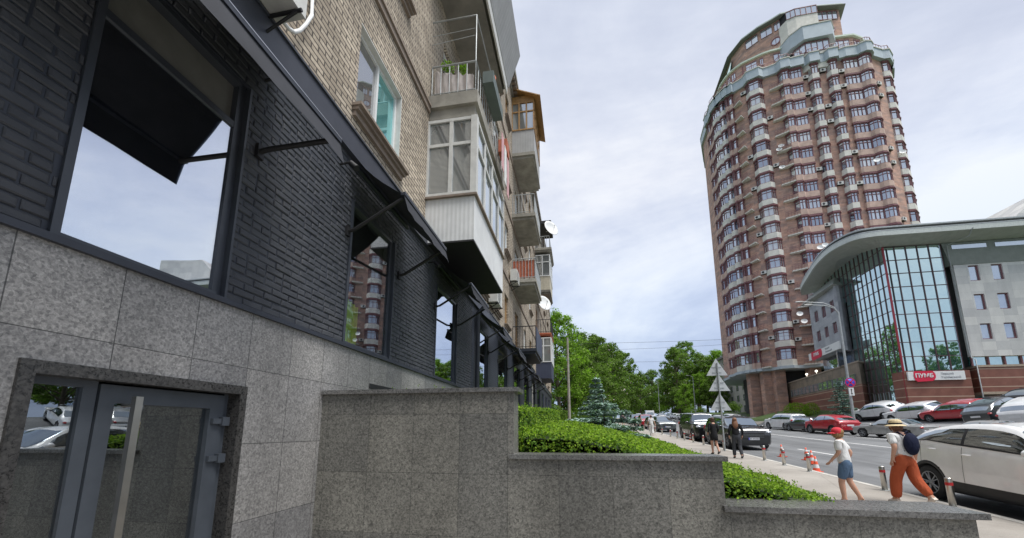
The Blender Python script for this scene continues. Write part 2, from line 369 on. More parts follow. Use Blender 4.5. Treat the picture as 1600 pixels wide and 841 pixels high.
M_globe=Mt('lamp globe'); M_globe.p.inputs['Emission Color'].default_value=(1,.9,.75,1); M_globe.p.inputs['Emission Strength'].default_value=1.2; M_globe=M_globe.m

# ---------------------------------------------------------------- terrain
def sh(y): return .0008*(y-40)**2 if 40<y<=170 else (.0008*130**2+.208*(y-170) if y>170 else 0)
def sstep(a,b,x):
    t=max(0,min(1,(x-a)/(b-a))); return t*t*(3-2*t)
def base(y):
    if y<-30: y=-30
    return -1.53+.043*(min(y,140)-8.5)+ (.012*(min(y,300)-140) if y>140 else 0)
def gz(x,y): u=x-sh(y); return base(y)+0.8*sstep(25.6,27.3,u)+1.1*sstep(27.5,33,u)
def strip(name,f0,f1,y0,y1,dz,mat,nx=2,step=4,kind='structure',thick=None):
    mb=MB(); ys=[y0]
    while ys[-1]<y1-1e-6: ys.append(min(y1,ys[-1]+step))
    for i in range(len(ys)-1):
        for j in range(nx):
            q=[]
            for yy,jj in ((ys[i],j),(ys[i],j+1),(ys[i+1],j+1),(ys[i+1],j)):
                a,b=f0(yy),f1(yy); x=a+(b-a)*jj/nx; q.append((x,yy,gz(x,yy)+dz))
            mb.quad(*q)
        if thick:
            for s_ in (f0,f1):
                a,b=s_(ys[i]),s_(ys[i+1]); mb.quad((a,ys[i],gz(a,ys[i])+dz),(b,ys[i+1],gz(b,ys[i+1])+dz),(b,ys[i+1],gz(b,ys[i+1])+dz-thick),(a,ys[i],gz(a,ys[i])+dz-thick))
    o=mb.build(name,mat,recalc=False); 
    if kind: tag(o,kind=kind)
    return o
# ground sheet to the horizon
mb=MB(); xs=[-900,-400,-200,-100,-50,-20,0,7,15,22,25.5,26,26.5,27,27.5,29,31,33,40,60,90,140,250,500,900]; ys=[-500,-200,-80,-30,0,20,40,60,80,100,120,140,160,200,250,300,400,600,900,1500]
for i in range(len(xs)-1):
    for j in range(len(ys)-1):
        q=[(xs[a]+(sh(ys[b]) if ys[b]<320 else sh(320)),ys[b]) for a,b in ((i,j),(i+1,j),(i+1,j+1),(i,j+1))]
        mb.quad(*[(x,y,gz(x,y)-.17) for x,y in q])
tag(mb.build('ground',M_grass,recalc=False),kind='structure')
strip('road',lambda y:7.45+sh(y),lambda y:25.4+sh(y),-60,260,-.11,M_asph,nx=3)
strip('pavement',lambda y:2.7+sh(y),lambda y:7.29+sh(y),-60,260,0,M_pav,nx=2,thick=.2)
strip('kerb',lambda y:7.292+sh(y),lambda y:7.45+sh(y),-60,260,.006,M_kerb,nx=1,thick=.16)
strip('parking_apron',lambda y:25.55+sh(y),lambda y:45+sh(y),-20,62,-.05,M_asph,nx=40,step=3)
strip('far_kerb',lambda y:25.4+sh(y),lambda y:25.56+sh(y),-60,260,.0,M_kerb,nx=1,thick=.16)
strip('far_pavement',lambda y:25.57+sh(y),lambda y:29+sh(y),62,200,-.02,M_pav,nx=6)
mk=MB()
def mark(x,y0,y1,w_=.13):
    y=y0
    while y<y1:
        e=min(y+4,y1); q=[(x-w_/2+sh(y),y),(x+w_/2+sh(y),y),(x+w_/2+sh(e),e),(x-w_/2+sh(e),e)]
        mk.quad(*[(a,b,gz(a,b)-.104) for a,b in q]); y=e
mark(16.8,-20,150,.15); mark(21.2,-20,150,.12)
y=-18
while y<140: mark(11.55,y,y+3.2,.13); y+=7.6
mk.box(0,0.001,0,0.001,-5,-4.999)
tag(mk.build('road_markings',M_mark,recalc=False),kind='structure')
# entry patio by the door (lower level, in front of the plinth)
strip('patio',lambda y:-2.88,lambda y:2.72,-12,3.9,.004,M_pav,nx=1)
# planter soil rising to the building behind the granite wall
def bed(x,y):  # soil height: banked up towards the building
    t=max(0,min(1,(2.7-x)/3.4)); u=max(0,min(1,(-.65-x)/.5)); k_=max(.25,min(1,(50-y)/40))
    return gz(x,y)+.38+t*.9*k_+u*.25*k_
mb=MB(); xx=[-2.86+.5*i for i in range(15)]; xx=[v for v in xx if v<2.6]+[2.66]
for i in range(len(xx)-1):
    for j in range(40):
        y0,y1=4.2+j*1.05,4.2+(j+1)*1.05
        mb.quad(*[(a,b,bed(a,b)) for a,b in ((xx[i],y0),(xx[i+1],y0),(xx[i+1],y1),(xx[i],y1))])
tag(mb.build('planting_bed',M_soil,recalc=False),kind='structure')
# ================================================================ LEFT APARTMENT BUILDING (coordinates in quarter-wall units x S)
S=.72; W=-4.0
blg=thing('apartment_building','old beige brick apartment block with black painted brick shops along its ground floor','building',(-2.88,0,-1.6))
BO=(2.88,0,1.6)
def bp(mb,name,mats,parent=None,recalc=True):
    o=mb.build(name,mats,parent or blg,recalc)
    if (parent or blg) is blg: o.location=BO
    return o
YE=61.0
# granite plinth with the door opening (Y 2.11..4.08, z < .52)
mb=MB(S); 
mb.box(W-.25,W,-8,2.11,-4,1.44); mb.box(W-.25,W,4.08,14.2,-4,1.44); mb.box(W-.25,W,2.11,4.08,.52,1.44)
bp(mb,'granite_plinth',M_gran)
mb=MB(S); mb.box(W-.25,W+.05,-8,14.2,1.44,1.50); bp(mb,'plinth_ledge',M_navy)
# painted brick wall, real bricks near the camera
wins=[(2.12,3.66,1.50,4.30),(5.92,7.66,1.50,4.22),(10.27,12.32,1.50,4.30)]
far=[(15.1,17.0),(19.2,21.9),(24.3,26.9),(29.2,31.9),(34.2,37),(39.2,42),(44.2,47),(49.2,52),(54.2,57)]
def holes(y,z0,z1):
    for a,b,c,d in wins:
        if z0<d and z1>c-.01: yield a,b
mb=MB(S)
segs=[(-8,2.12,1.5,5.0),(3.66,5.92,1.5,5.0),(7.66,10.27,1.5,5.0),(2.12,3.66,4.30,5.0),(5.92,7.66,4.22,5.0),(10.27,12.32,4.3,5.0),(12.32,14.2,1.5,5)]
for a,b,c,d in segs: mb.box(W-.25,W-.012,a,b,c,d)
bp(mb,'wall_core',M_pmort)
rng=random.Random(3); mb=MB(S); RH=.094; BL=.30; row=0; z=1.505
while z<4.96:
    y=-3.6-(row%2)*BL/2-(rng.random()*.04)
    while y<14.2:
        L=BL*(.5 if row%6==5 else 1); y0,y1=y+.006,y+L-.010; z0,z1=z+.006,min(z+RH-.009,4.99)
        parts=[(max(y0,-3.6),min(y1,14.2))]
        for a,b in holes(y,z0,z1):
            np_=[]
            for p,q in parts:
                if q<=a or p>=b: np_.append((p,q))
                else:
                    if p<a: np_.append((p,a))
                    if q>b: np_.append((b,q))
            parts=np_
        for p,q in parts:
            if q-p<.03: continue
            x=W+rng.uniform(-.003,.010); j=lambda: rng.uniform(-.005,.005); bv=.014; jz=rng.uniform(-.003,.003)
            o_=[(W-.02,p,z0+jz),(W-.02,q,z0+jz),(W-.02,q,z1+jz),(W-.02,p,z1+jz)]
            m_=[(x-.010,p+.002+j()*.4,z0+jz),(x-.010,q-.002+j()*.4,z0+jz),(x-.010,q-.002,z1+jz),(x-.010,p+.002,z1+jz)]
            i_=[(x+j()*.5,p+bv+j(),z0+bv*.8+j()+jz),(x+j()*.5,q-bv+j(),z0+bv*.8+j()+jz),(x+j()*.5,q-bv+j(),z1-bv*.8+j()+jz),(x+j()*.5,p+bv+j(),z1-bv*.8+j()+jz)]
            mb.add(o_+m_+i_,[(0,1,5,4),(1,2,6,5),(2,3,7,6),(3,0,4,7),(4,5,9,8),(5,6,10,9),(6,7,11,10),(7,4,8,11),(8,9,10,11)])
        y+=L
    z+=RH; row+=1
bp(mb,'painted_brick_wall',M_pbrick,recalc=False)
# far shops: piers with bump-mapped brick, glass between
mb=MB(S); prev=14.2
for a,b in far+[(YE,YE)]:
    mb.box(W-.25,W+.0,prev,a,-1.5,5.0)
    if b>a: mb.box(W-.25,W+.0,a,b,4.3,5.0); mb.box(W-.25,W,a,b,-1.5,.75)
    prev=b
bp(mb,'painted_pier_wall',M_pbrick_far)
# metal fascia band over the shops
mb=MB(S); mb.box(W-.2,W+.10,-8,YE,4.97,5.40); mb.box(W-.2,W+.13,-8,YE,5.40,5.44); bp(mb,'shop_fascia',M_fascia)
# upper beige wall, with windows cut out
floors=[9.62-4.6+i*4.6 for i in range(4)]   # slab tops 5.02, 9.62, 14.22, 18.82
wy=[(1.2,2.95),(5.80,7.56),(15.0,16.3),(17.6,19.4),(21.1,22.3),(29.2,30.6),(33.0,34.6),(43.6,45.2),(48.2,49.8),(53.5,55)]
doors=[(10.2,12.3),(24.9,26.4),(38.6,40.2)]
mb=MB(S); wl=[]
for k,f in enumerate(floors):
    top=f+4.6 if k<3 else 24.0; z0=f if k else 5.44
    cuts=sorted([(a,b,f+1.03,f+2.93,'w') for a,b in wy]+[(a,b,f+.08,f+3.0,'d') for a,b in doors])
    prev=-8
    for a,b,c,d,t in cuts:
        mb.box(W-.3,W,prev,a,z0,top); mb.box(W-.3,W,a,b,z0,max(c,z0+.001)); mb.box(W-.3,W,a,b,d,top); prev=b; wl.append((a,b,c,d,t,k))
    mb.box(W-.3,W,prev,YE,z0,top)
bp(mb,'beige_brick_wall',M_beige)
mb=MB(S); mb.box(-22,W-.3,-8,YE-.01,-4,23.9); bp(mb,'inner_mass',M_blk)
mb=MB(S)
for f in (9.02,13.62,18.22): mb.box(W-.02,W+.06,-8,9.2,f,f+.16); mb.box(W-.02,W+.10,-8,9.2,f+.16,f+.22); mb.box(W-.02,W+.06,13.3,YE,f,f+.2)
bp(mb,'string_course',M_course)
mb=MB(S); mb.box(W-.5,W+.48,-8,YE+.5,24.0,24.35); mb.box(W-.5,W+.12,-8,YE+.1,23.55,24.0)
for i in range(130): mb.box(W+.12,W+.40,12+i*.38,12.2+i*.38,23.7,23.995,1)
bp(mb,'roof_cornice',[M_conc,M_course])
for a,b,c,d,t,k in wl:
    if a<4 and k>1: continue
    near=(abs(a-5.8)<.1 and k==0)
    fr=MB(S); fw=.07; X0,X1=W-.20,W-.12
    fr.box(X0,X1,a,a+fw,c,d); fr.box(X0,X1,b-fw,b,c,d); fr.box(X0,X1,a+fw,b-fw,c,c+fw); fr.box(X0,X1,a+fw,b-fw,d-fw,d)
    m=a+(b-a)*.5; fr.box(X0,X1+.01,m-.035,m+.035,c+fw,d-fw)
    if t=='d': fr.box(X0,X1+.005,a+fw,m-.035,c+1.0,c+1.1); fr.box(X0,X1+.005,m+.035,b-fw,c+1.0,c+1.1)
    o=bp(fr,'window' if t=='w' else 'balcony_door',M_wht if (k+int(a))%3 or near else M_wood)
    if near: o['label']='white window with a turquoise right pane and grey curtain'
    g=MB(S); g.box(W-.175,W-.165,a+fw,m-.035,c+fw,d-fw); g.build('pane',M_curt if near else M_wing,o)
    g=MB(S); g.box(W-.175,W-.165,m+.035,b-fw,c+fw,d-fw); g.build('pane',M_teal if near else M_wing,o)
    if near or k==1 and abs(a-5.8)<.1:
        # white plastered reveal
        rv=MB(S); rv.box(W-.19,W+.004,b-.004,b+.02,c,d+.02); rv.box(W-.19,W+.004,a,b,d-.004,d+.02); bp(rv,'window_reveal',M_wht2)
    if t=='w':
        sl=MB(S); sl.box(W-.19,W+.20,a-.12,b+.2,c-.06,c); sl.box(W-.02,W+.13,a-.10,b+.16,c-.13,c-.06); sl.box(W-.02,W+.07,a-.08,b+.12,c-.24,c-.13); bp(sl,'window_sill',M_course)
# shop windows
def shopwin(a,b,c,d,transom,gm=None):
    fr=MB(S); X0,X1=W-.22,W-.06
    fr.box(X0,W+.02,a,a+.06,c,d); fr.box(X0,W-.055,b-.13,b,c,d); fr.box(X0,W+.015,b-.03,b+.0,c,d); fr.box(X0,W+.015,a+.06,b-.13,c,c+.04); fr.box(X0,W-.02,a+.06,b-.13,d-.06,d)
    if transom: fr.box(X0,X1,a+.06,b-.13,transom,transom+.08)
    o=bp(fr,'shop_window',M_frame)
    g=MB(S); g.box(W-.09,W-.08,a+.06,b-.13,c+.04,(transom or d-.06)); g.build('glass',gm or M_shop,o)
    if transom:
        g=MB(S); g.box(W-.14,W-.135,a+.06,b-.13,transom+.08,d-.06); g.build('transom_panel',M_tsof,o)
    r=MB(S); y0,y1,x0=a-.4,b+.4,W-2.2; z0,z1=c-.1,d+.05
    r.quad((x0,y0,z0),(x0,y1,z0),(x0,y1,z1),(x0,y0,z1)); r.quad((x0,y0,z0),(W-.26,y0,z0),(W-.26,y1,z0),(x0,y1,z0)); r.quad((x0,y0,z1),(W-.26,y0,z1),(W-.26,y1,z1),(x0,y1,z1))
    r.quad((x0,y0,z0),(W-.26,y0,z0),(W-.26,y0,z1),(x0,y0,z1)); r.quad((x0,y1,z0),(W-.26,y1,z0),(W-.26,y1,z1),(x0,y1,z1)); bp(r,'shop_interior',M_rim if False else M_tsof)
    return o
shopwin(2.12,3.66,1.5,4.30,3.66); shopwin(5.92,7.66,1.5,4.22,None,M_shop2); shopwin(10.27,12.32,1.5,4.3,None)
for a,b in far: shopwin(a,b,.75,4.3,None)
# entrance door in the plinth
dr=MB(S); 
dr.box(W-.30,W+.03,2.11,2.20,-3.2,.52); dr.box(W-.30,W+.03,3.99,4.08,-3.2,.52); dr.box(W-.30,W+.03,2.2,3.99,.42,.52); bp(dr,'door_surround',M_dgran)
d=MB(S); d.box(W-.22,W-.14,2.60,2.70,-3.2,.42); d.box(W-.22,W-.14,2.20,2.24,-3.2,.42); d.box(W-.22,W-.14,2.24,2.60,.36,.42); fx=bp(d,'fixed_sidelight',M_framegrey)
g=MB(S); g.box(W-.185,W-.175,2.24,2.60,-3.2,.36); g.build('glass',M_doorg,fx)
d=MB(S); d.box(W-.22,W-.12,2.71,2.83,-3.2,.40); d.box(W-.22,W-.12,3.76,3.93,-3.2,.40); d.box(W-.22,W-.12,2.83,3.76,.24,.40); d.box(W-.22,W-.14,3.93,3.99,-3.2,.42); ed=bp(d,'entrance_door',M_framegrey)
g=MB(S); g.box(W-.185,W-.175,2.83,3.76,-3.2,.24); g.build('glass',M_doorg,ed)
h=MB(S); h.box(W+.02,W+.07,2.86,2.92,-2.6,.30); h.tube([(W-.12,2.89,.22),(W+.03,2.89,.22)],.014); h.tube([(W-.12,2.89,-2.2),(W+.03,2.89,-2.2)],.014); h.build('handle',M_steel,ed)
for zz_ in (.10,-.32,-1.9):
    h=MB(S); h.box(W-.125,W-.06,3.88,3.97,zz_-.05,zz_+.05); h.box(W-.125,W-.08,3.78,3.88,zz_-.03,zz_+.03); h.build('hinge',M_framegrey,ed)
r=MB(S); x0=W-2.4
r.quad((x0,1.6,-3.2),(x0,5,-3.2),(x0,5,.5),(x0,1.6,.5)); r.quad((x0,1.6,.5),(W-.31,1.6,.5),(W-.31,5,.5),(x0,5,.5)); r.quad((x0,5,-3.2),(W-.31,5,-3.2),(W-.31,5,.5),(x0,5,.5)); r.quad((x0,1.6,-3.2),(W-.31,1.6,-3.2),(W-.31,1.6,.5),(x0,1.6,.5)); r.quad((x0,1.6,-3.18),(W-.31,1.6,-3.18),(W-.31,5,-3.18),(x0,5,-3.18))
bp(r,'hallway',plain('hallway grey',(.12,.12,.12),.8))
r=MB(S); r.box(W-1.5,W-.9,3.9,4.9,-3.15,.45); bp(r,'hallway_pillar',plain('hall stone',(.36,.33,.25),.7,var=.4,scale=9,bump=.5))
# rain pipe by the shops
r=MB(S); r.tube([(W+.14,14.6,-1),(W+.14,14.6,4.7),(W+.45,14.6,5.0)],.09,10); tag(r.build('rain_pipe',M_navy),'black rain pipe on the shop wall beside the third awning','pipe')

# -------- shop awnings
def awning(y0,y1,zf,label,xf=-2.93,ztop=4.9,prev=None,vz=.30):
    t=thing('shop_awning',label,'awning',((W)*S,(y0+y1)/2*S,ztop*S),group='awnings over the shop windows')
    off=(-W*S,-(y0+y1)/2*S,-ztop*S)
    def part(mb,n,m,rc=True):
        o=mb.build(n,m,t,rc); o.location=off; return o
    c=MB(S); n=14; k=5
    g=[[None]*(n+1) for _ in range(k+1)]
    for i in range(k+1):
        for j in range(n+1):
            s_=i/k; y=y0+(y1-y0)*j/n; g[i][j]=(W+.12+(xf-W-.12)*s_, y, ztop+(zf-ztop)*s_-.05*math.sin(PI*s_)-.012*math.sin(j*1.7+i))
    V=[p for r_ in g for p in r_]; F=[(i*(n+1)+j,i*(n+1)+j+1,(i+1)*(n+1)+j+1,(i+1)*(n+1)+j) for i in range(k) for j in range(n)]
    c.add(V,F,0,True); part(c,'canopy_cloth',M_awn,False)
    c=MB(S)
    V=[];F=[]
    for i in range(4):
        for j in range(n+1):
            y=y0+(y1-y0)*j/n; V.append((xf+.03+i*.03+.012*math.sin(j*2.1)*i/3,y,zf-vz*i/3-(.02*math.sin(j*.9) if i==3 else 0)))
    F=[(i*(n+1)+j,i*(n+1)+j+1,(i+1)*(n+1)+j+1,(i+1)*(n+1)+j) for i in range(3) for j in range(n)]
    c.add(V,F,0,True); part(c,'valance',M_awn,False)
    c=MB(S); c.box(xf-.03,xf+.05,y0,y1,zf,zf+.05); part(c,'front_bar',M_navy)
    c=MB(S); c.box(xf+.0,xf+.052,y0,y1,zf+.052,zf+.062); part(c,'bright_edge',M_alu)
    c=MB(S); c.tube([(W+.14,y0+.02,ztop-.16),(W+.14,y1-.02,ztop-.16)],.05,10); part(c,'roller',M_navy)
    for yy in (y0+.06,y1-.1):
        c=MB(S); zw=3.56 if zf<3.9 else 3.52
        c.tube([(W+.03,yy,zw),(W+.16,yy,zw+.02),(xf-.02,yy,zf-.03)],.032,8); c.box(W-.0,W+.05,yy-.05,yy+.05,zw-.09,zw+.09); part(c,'folding_arm',M_blk)
    return t
awning(-1.2,3.95,3.62,'long charcoal awning over the nearest big shop window')
awning(5.76,7.95,4.08,'second charcoal awning, over the window with the lime green cloth')
awning(10.1,12.3,4.1,'third awning, beneath the white enclosed balcony')
awning(14.9,17.1,4.1,'fourth awning, just past the black rain pipe')
awning(19.1,22,4.1,'fifth awning, beyond the rain pipe and fourth awning')
awning(24.2,27,4.1,'sixth awning, below the small black-railed balcony')
awning(29.1,32,4.1,'seventh awning from the camera, far down the shop row')
awning(34.1,37.1,4.1,'last small awning, nearest the far end of the shops')
# lime green cloth and lamps inside the second window
c=MB(S); n=40; V=[];F=[]
for j in range(n+1):
    for zz_ in (1.56,2.48-.12*j/n): V.append((W-.20-.03*math.sin(j*.9),6.0+.62*j/n,zz_))
F=[(2*j,2*j+2,2*j+3,2*j+1) for j in range(n)]; c.add(V,F,0,True)
k_=Mt('lime cloth'); k_.base((.60,.92,.05)).set(.8); tr_=k_.n('ShaderNodeBsdfTranslucent'); tr_.inputs[0].default_value=(.62,.92,.06,1); mm_=k_.n('ShaderNodeMixShader'); mm_.inputs[0].default_value=.6; k_.link(k_.p.outputs[0],mm_.inputs[1]); k_.link(tr_.outputs[0],mm_.inputs[2]); k_.link(mm_.outputs[0],k_.N['Material Output'].inputs[0])
gc=c.build('green_cloth',k_.m,recalc=False); tag(gc,'lime green cloth hanging inside the second shop window','cloth')
for i,(yy,zz_,l) in enumerate([(6.9,2.2,'upper of two glass globe lamps in the second shop window'),(7.0,1.95,'lower of two glass globe lamps in the second shop window')]):
    c=MB(S); c.ell((W-.5,yy,zz_),(.055,.055,.055)); o=c.build('globe_lamp',M_globe); tag(o,l,'lamp')
ll=bpy.data.lights.new('cloth_fill_light','POINT'); ll.energy=700; ll.color=(1,.95,.85); ll.shadow_soft_size=.12  # lamp added behind the lime cloth to brighten it, not a shop fitting
lt=thing('cloth_fill_lamp','small white spotlight glowing inside the top of the second shop window','lamp',((W-.8)*S,6.5*S,3.3*S)); lo_=bpy.data.objects.new('cloth_fill_light',ll); COL.objects.link(lo_); lo_.parent=lt
b=MB(); b.lathe([(.05,0),(.05,.14),(0,.14)],n=12); b.ell((0,0,-.0),(.045,.045,.02),1); b.build('fill_lamp_body',[M_blk,M_globe],lt)
# -------- balconies
def railing(mb,x0,x1,y0,y1,z,h=1.0,step=.16,r=.018,sides='nfe'):
    ed=[]
    if 'n' in sides: ed.append(((x0,y0),(x1,y0)))
    if 'f' in sides: ed.append(((x1,y0),(x1,y1)))
    if 'e' in sides: ed.append(((x1,y1),(x0,y1)))
    for A,B in ed:
        L=math.hypot(B[0]-A[0],B[1]-A[1]); n=max(2,int(L/step))
        mb.tube([(A[0],A[1],z+h),(B[0],B[1],z+h)],.03,6); mb.tube([(A[0],A[1],z+.12),(B[0],B[1],z+.12)],.02,6)
        for i in range(n+1):
            t=i/n; x,y=A[0]+(B[0]-A[0])*t,A[1]+(B[1]-A[1])*t; mb.tube([(x,y,z),(x,y,z+h)],r,5,caps=False)
def slab(name,x1,y0,y1,z,lab,th=.42,mat=None):
    b=MB(S); b.box(W,x1+.04,y0-.04,y1,z-th*.55,z); b.box(W,x1-.06,y0+.06,y1-.06,z-th,z-th*.55); o=bp(b,name,mat or M_conc); o['label']=lab; return o
# column 1
X1=-2.60; Y0,Y1=9.25,13.3
e=MB(S); e.box(W,X1,Y0,Y1,4.98,5.03,1); e.box(W,X1,Y0,Y1,5.03,6.33,0); o=bp(e,'enclosed_balcony',[M_cladw,M_blk]); o['label']='white enclosed balcony with ribbed cladding over the third awning'
def glaz(x0,x1,y0,y1,z0,z1,parent,npanes,side,mat=M_wht2,gm=M_wing):
    """framed glazing; side 'n' faces the camera, 'f' faces the street"""
    f=MB(S); g=MB(S); t=.09
    def P(u0,u1,za,zb,d0,d1,mbx):
        if side=='n': mbx.box(x0+(x1-x0)*u0,x0+(x1-x0)*u1,y0-d1,y0-d0,za,zb)
        else: mbx.box(x1+d0,x1+d1,y0+(y1-y0)*u0,y0+(y1-y0)*u1,za,zb)
    L=(x1-x0) if side=='n' else (y1-y0); w_=t/L
    P(0,1,z0,z0+t,0,.05,f); P(0,1,z1-t,z1,0,.05,f); zt=z0+(z1-z0)*.66
    P(0,1,zt-.045,zt+.045,0,.04,f)
    for i in range(npanes+1):
        u=i/npanes; P(max(0,u-w_*.6),min(1,u+w_*.6),z0+t,z1-t,0,.045,f)
    P(0,1,z0+t,z1-t,-.02,-.01,g)
    o=bp(f,'balcony_glazing',mat,parent if parent else None)
    g.build('pane',gm,o) if parent is None else g.build('pane',gm,parent)
    return o
e=MB(S); e.box(W,X1-.03,Y0+.03,Y1-.03,6.33,8.75); bp(e,'balcony_room',M_blk)
def sub(mb,name,mats,par): return mb.build(name,mats,par)
e=MB(S); e.box(W,X1+.08,Y0-.08,Y1,6.30,6.36); bp(e,'glazing_sill',M_course)
glaz(W,X1,Y0,Y1,6.36,8.76,None,2,'n'); glaz(W,X1,Y0,Y1,6.36,8.76,None,4,'f')
e=MB(S); e.box(X1-.12,X1+.055,Y0-.055,Y0+.12,6.36,8.78); bp(e,'corner_post',M_wht2)
slab('balcony_slab',X1+.02,Y0-.05,Y1,9.55,'stained concrete balcony slab above the white enclosed balcony',th=.72)
r=MB(S); railing(r,W+.05,X1-.03,Y0,Y1,9.55,h=1.05,step=.26); o=bp(r,'balcony_railing',M_galv)
r=MB(S)   # laundry frame over the railing
r.tube([(X1-.03,Y0,10.6),(X1-.03,Y0,12.2),(W,Y0,12.2)],.022,6); r.tube([(X1-.03,Y0,12.2),(X1-.03,Y1,12.2)],.022,6)
for q in (.0,): r.tube([(W,Y0,11.7),(X1-.03,Y0,11.75)],.008,4); r.tube([(W,Y0,11.4),(X1-.03,Y0,11.5)],.008,4)
bp(r,'laundry_frame',M_galv)
# cloth behind the railing
c=MB(S); n=26; V=[]
for j in range(n+1):
    for i in range(4): V.append((W+.1+(X1-W-.2)*j/n,Y0+.09+.035*math.sin(j*1.3+i*1.1)+.02*math.sin(j*3.1-i),9.58+(.95-.28*j/n)*i/3+.04*math.sin(j*.9)*i/3))
c.add(V,[(j*4+i,(j+1)*4+i,(j+1)*4+i+1,j*4+i+1) for j in range(n) for i in range(3)],0,True)
tag(c.build('hanging_cloth',plain('pale cloth',(.55,.50,.47),.9,var=.15),recalc=False),'crumpled pale cloth hung inside the balcony railing above the white enclosed balcony','cloth')
# planter boxes and plants on that railing
c=MB(S); c.box(X1+.05,X1+.38,Y0+.5,Y0+2.0,10.35,10.75); tag(c.build('planter_box',plain('grey green box',(.10,.13,.12),.6)),'grey planter box hooked on the outside of the upper balcony railing','planter')
c=MB(S); c.lathe([(0,0),(.12,0),(.16,.25),(0,.25)],(X1+.2,Y0+1.0,10.76),10); tag(c.build('flower_pot',M_redt),'red flower pot standing on the grey planter box','flower pot')
c=MB(S); c.box(X1+.02,X1+.34,Y0+3.0,Y0+3.5,10.0,10.5); tag(c.build('crate',M_redt),'terracotta crate hung at the far end of the upper balcony','crate')
rg=random.Random(5)
def tuft(cx_,cy_,cz_,r,n,size,mb,m=0,sq=.8):
    for _ in range(n):
        v=Vector((rg.gauss(0,1),rg.gauss(0,1),rg.gauss(0,1))).normalized()*r*rg.uniform(.4,1); p=Vector((cx_+v.x,cy_+v.y,cz_+v.z*sq))
        leaf(mb,p,size*rg.uniform(.6,1.3),rg,m)
def leaf(mb,p,s_,rg,m=0,nrm=None,asp=.55):
    a=Vector((rg.gauss(0,1),rg.gauss(0,1),rg.gauss(0,1)+(.0))).normalized()
    if nrm is not None: a=(a+nrm*1.3).normalized()
    u=a.orthogonal().normalized(); q=rg.random()*6.283; v=a.cross(u); u2=u*math.cos(q)+v*math.sin(q); v2=a.cross(u2)
    mb.add([p-u2*s_*.5,p+v2*s_*asp*.5,p+u2*s_*.5,p-v2*s_*asp*.5],[(0,1,2,3)],m)
c=MB(S); tuft(W+.45,Y0+.2,10.75,.22,140,.09,c); tuft(W+.9,Y0+.25,10.7,.16,90,.09,c); tag(c.build('potted_plant',M_leafA,recalc=False),'green potted plants peeping over the railing above the pale cloth','plant')
c=MB(S)
for i in range(3): c.box(X1+.3,X1+.32,Y0+2.2+i*.5,Y0+2.55+i*.5,8.8-.2*i,10.1-.1*i,i%2)
lo=c.build('laundry',[plain('washing pink',(.6,.35,.36),.9),plain('washing white',(.7,.7,.68),.9)]); tag(lo,'white and pink washing hung outside the upper balcony','laundry')
# third balcony of column 1, seen from below, with flared ribbed panel
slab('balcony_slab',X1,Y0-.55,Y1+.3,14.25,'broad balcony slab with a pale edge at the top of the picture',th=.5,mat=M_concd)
c=MB(S); c.box(X1+.04,X1+.10,Y0-.6,Y1+.3,13.75,14.35); bp(c,'slab_edge_board',M_wht2)
c=MB(S); c.add([(X1+.12,Y0-.6,14.2),(X1+.12,Y1+.5,14.2),(X1+.62,Y1+.5,15.7),(X1+.62,Y0-.6,15.7),(X1+.08,Y0-.6,14.2),(X1+.08,Y1+.5,14.2),(X1+.58,Y1+.5,15.7),(X1+.58,Y0-.6,15.7)],[(0,1,2,3),(7,6,5,4),(0,4,5,1),(1,5,6,2),(2,6,7,3),(3,7,4,0)]); o=bp(c,'balcony_panel',M_cladg); o['label']='flared grey ribbed panel of the topmost near balcony'
c=MB(S); c.box(W,X1,Y0-.4,Y1+.2,14.25,18.2); bp(c,'balcony_room',M_tsof)
# column 2 (balconies project at Y 23.65)
Y2,Y3,X2=23.65,27.6,-2.45
o=slab('balcony_slab',X2,Y2,Y3,5.1,'dark slab of the black-railed balcony',mat=M_navy,th=.35); r=MB(S); railing(r,W+.05,X2-.03,Y2,Y3,5.1,1.45,.2,.014,'nf'); bp(r,'balcony_railing',M_blk)
c=MB(S); c.box(X2-.02,X2+.03,Y2,Y3,5.1,6.5); o=bp(c,'balcony_cladding',M_cladn)
slab('balcony_slab',X2,Y2,Y3,9.75,'concrete slab of the balcony with the terracotta panel'); r=MB(S); railing(r,W+.05,X2-.03,Y2,Y3,9.75,1.4,.2,.02,'nf'); bp(r,'balcony_railing',M_galv)
c=MB(S); c.box(W+.05,X2-.08,Y2+.05,Y2+.08,9.85,11.05); o=bp(c,'balcony_screen',M_redt); c=MB(S); c.box(X2-.1,X2-.07,Y2+.08,Y3,9.85,11.05); bp(c,'balcony_screen',M_course)
slab('balcony_slab',X2,Y2,Y3,14.4,'third concrete balcony slab of the far stack'); r=MB(S); railing(r,W+.05,X2-.03,Y2,Y3,14.4,1.4,.2,.02,'nf'); bp(r,'balcony_railing',M_galv)
slab('balcony_slab',X2,Y2,Y3,19.0,'concrete slab beneath the wooden balcony')
c=MB(S); c.box(W,X2,Y2,Y3,19.0,20.75,0); o=bp(c,'balcony_cladding',M_cladg)
c=MB(S); c.box(W,X2-.04,Y2+.04,Y3-.04,20.75,23.3); bp(c,'balcony_room',M_blk)
glaz(W,X2,Y2,Y3,20.75,23.0,None,3,'n',mat=M_wood); glaz(W,X2,Y2,Y3,20.75,23.0,None,5,'f',mat=M_wood)
c=MB(S); c.box(W,X2+.02,Y2-.02,Y2+.03,23.0,23.5); bp(c,'wood_gable',M_wood)
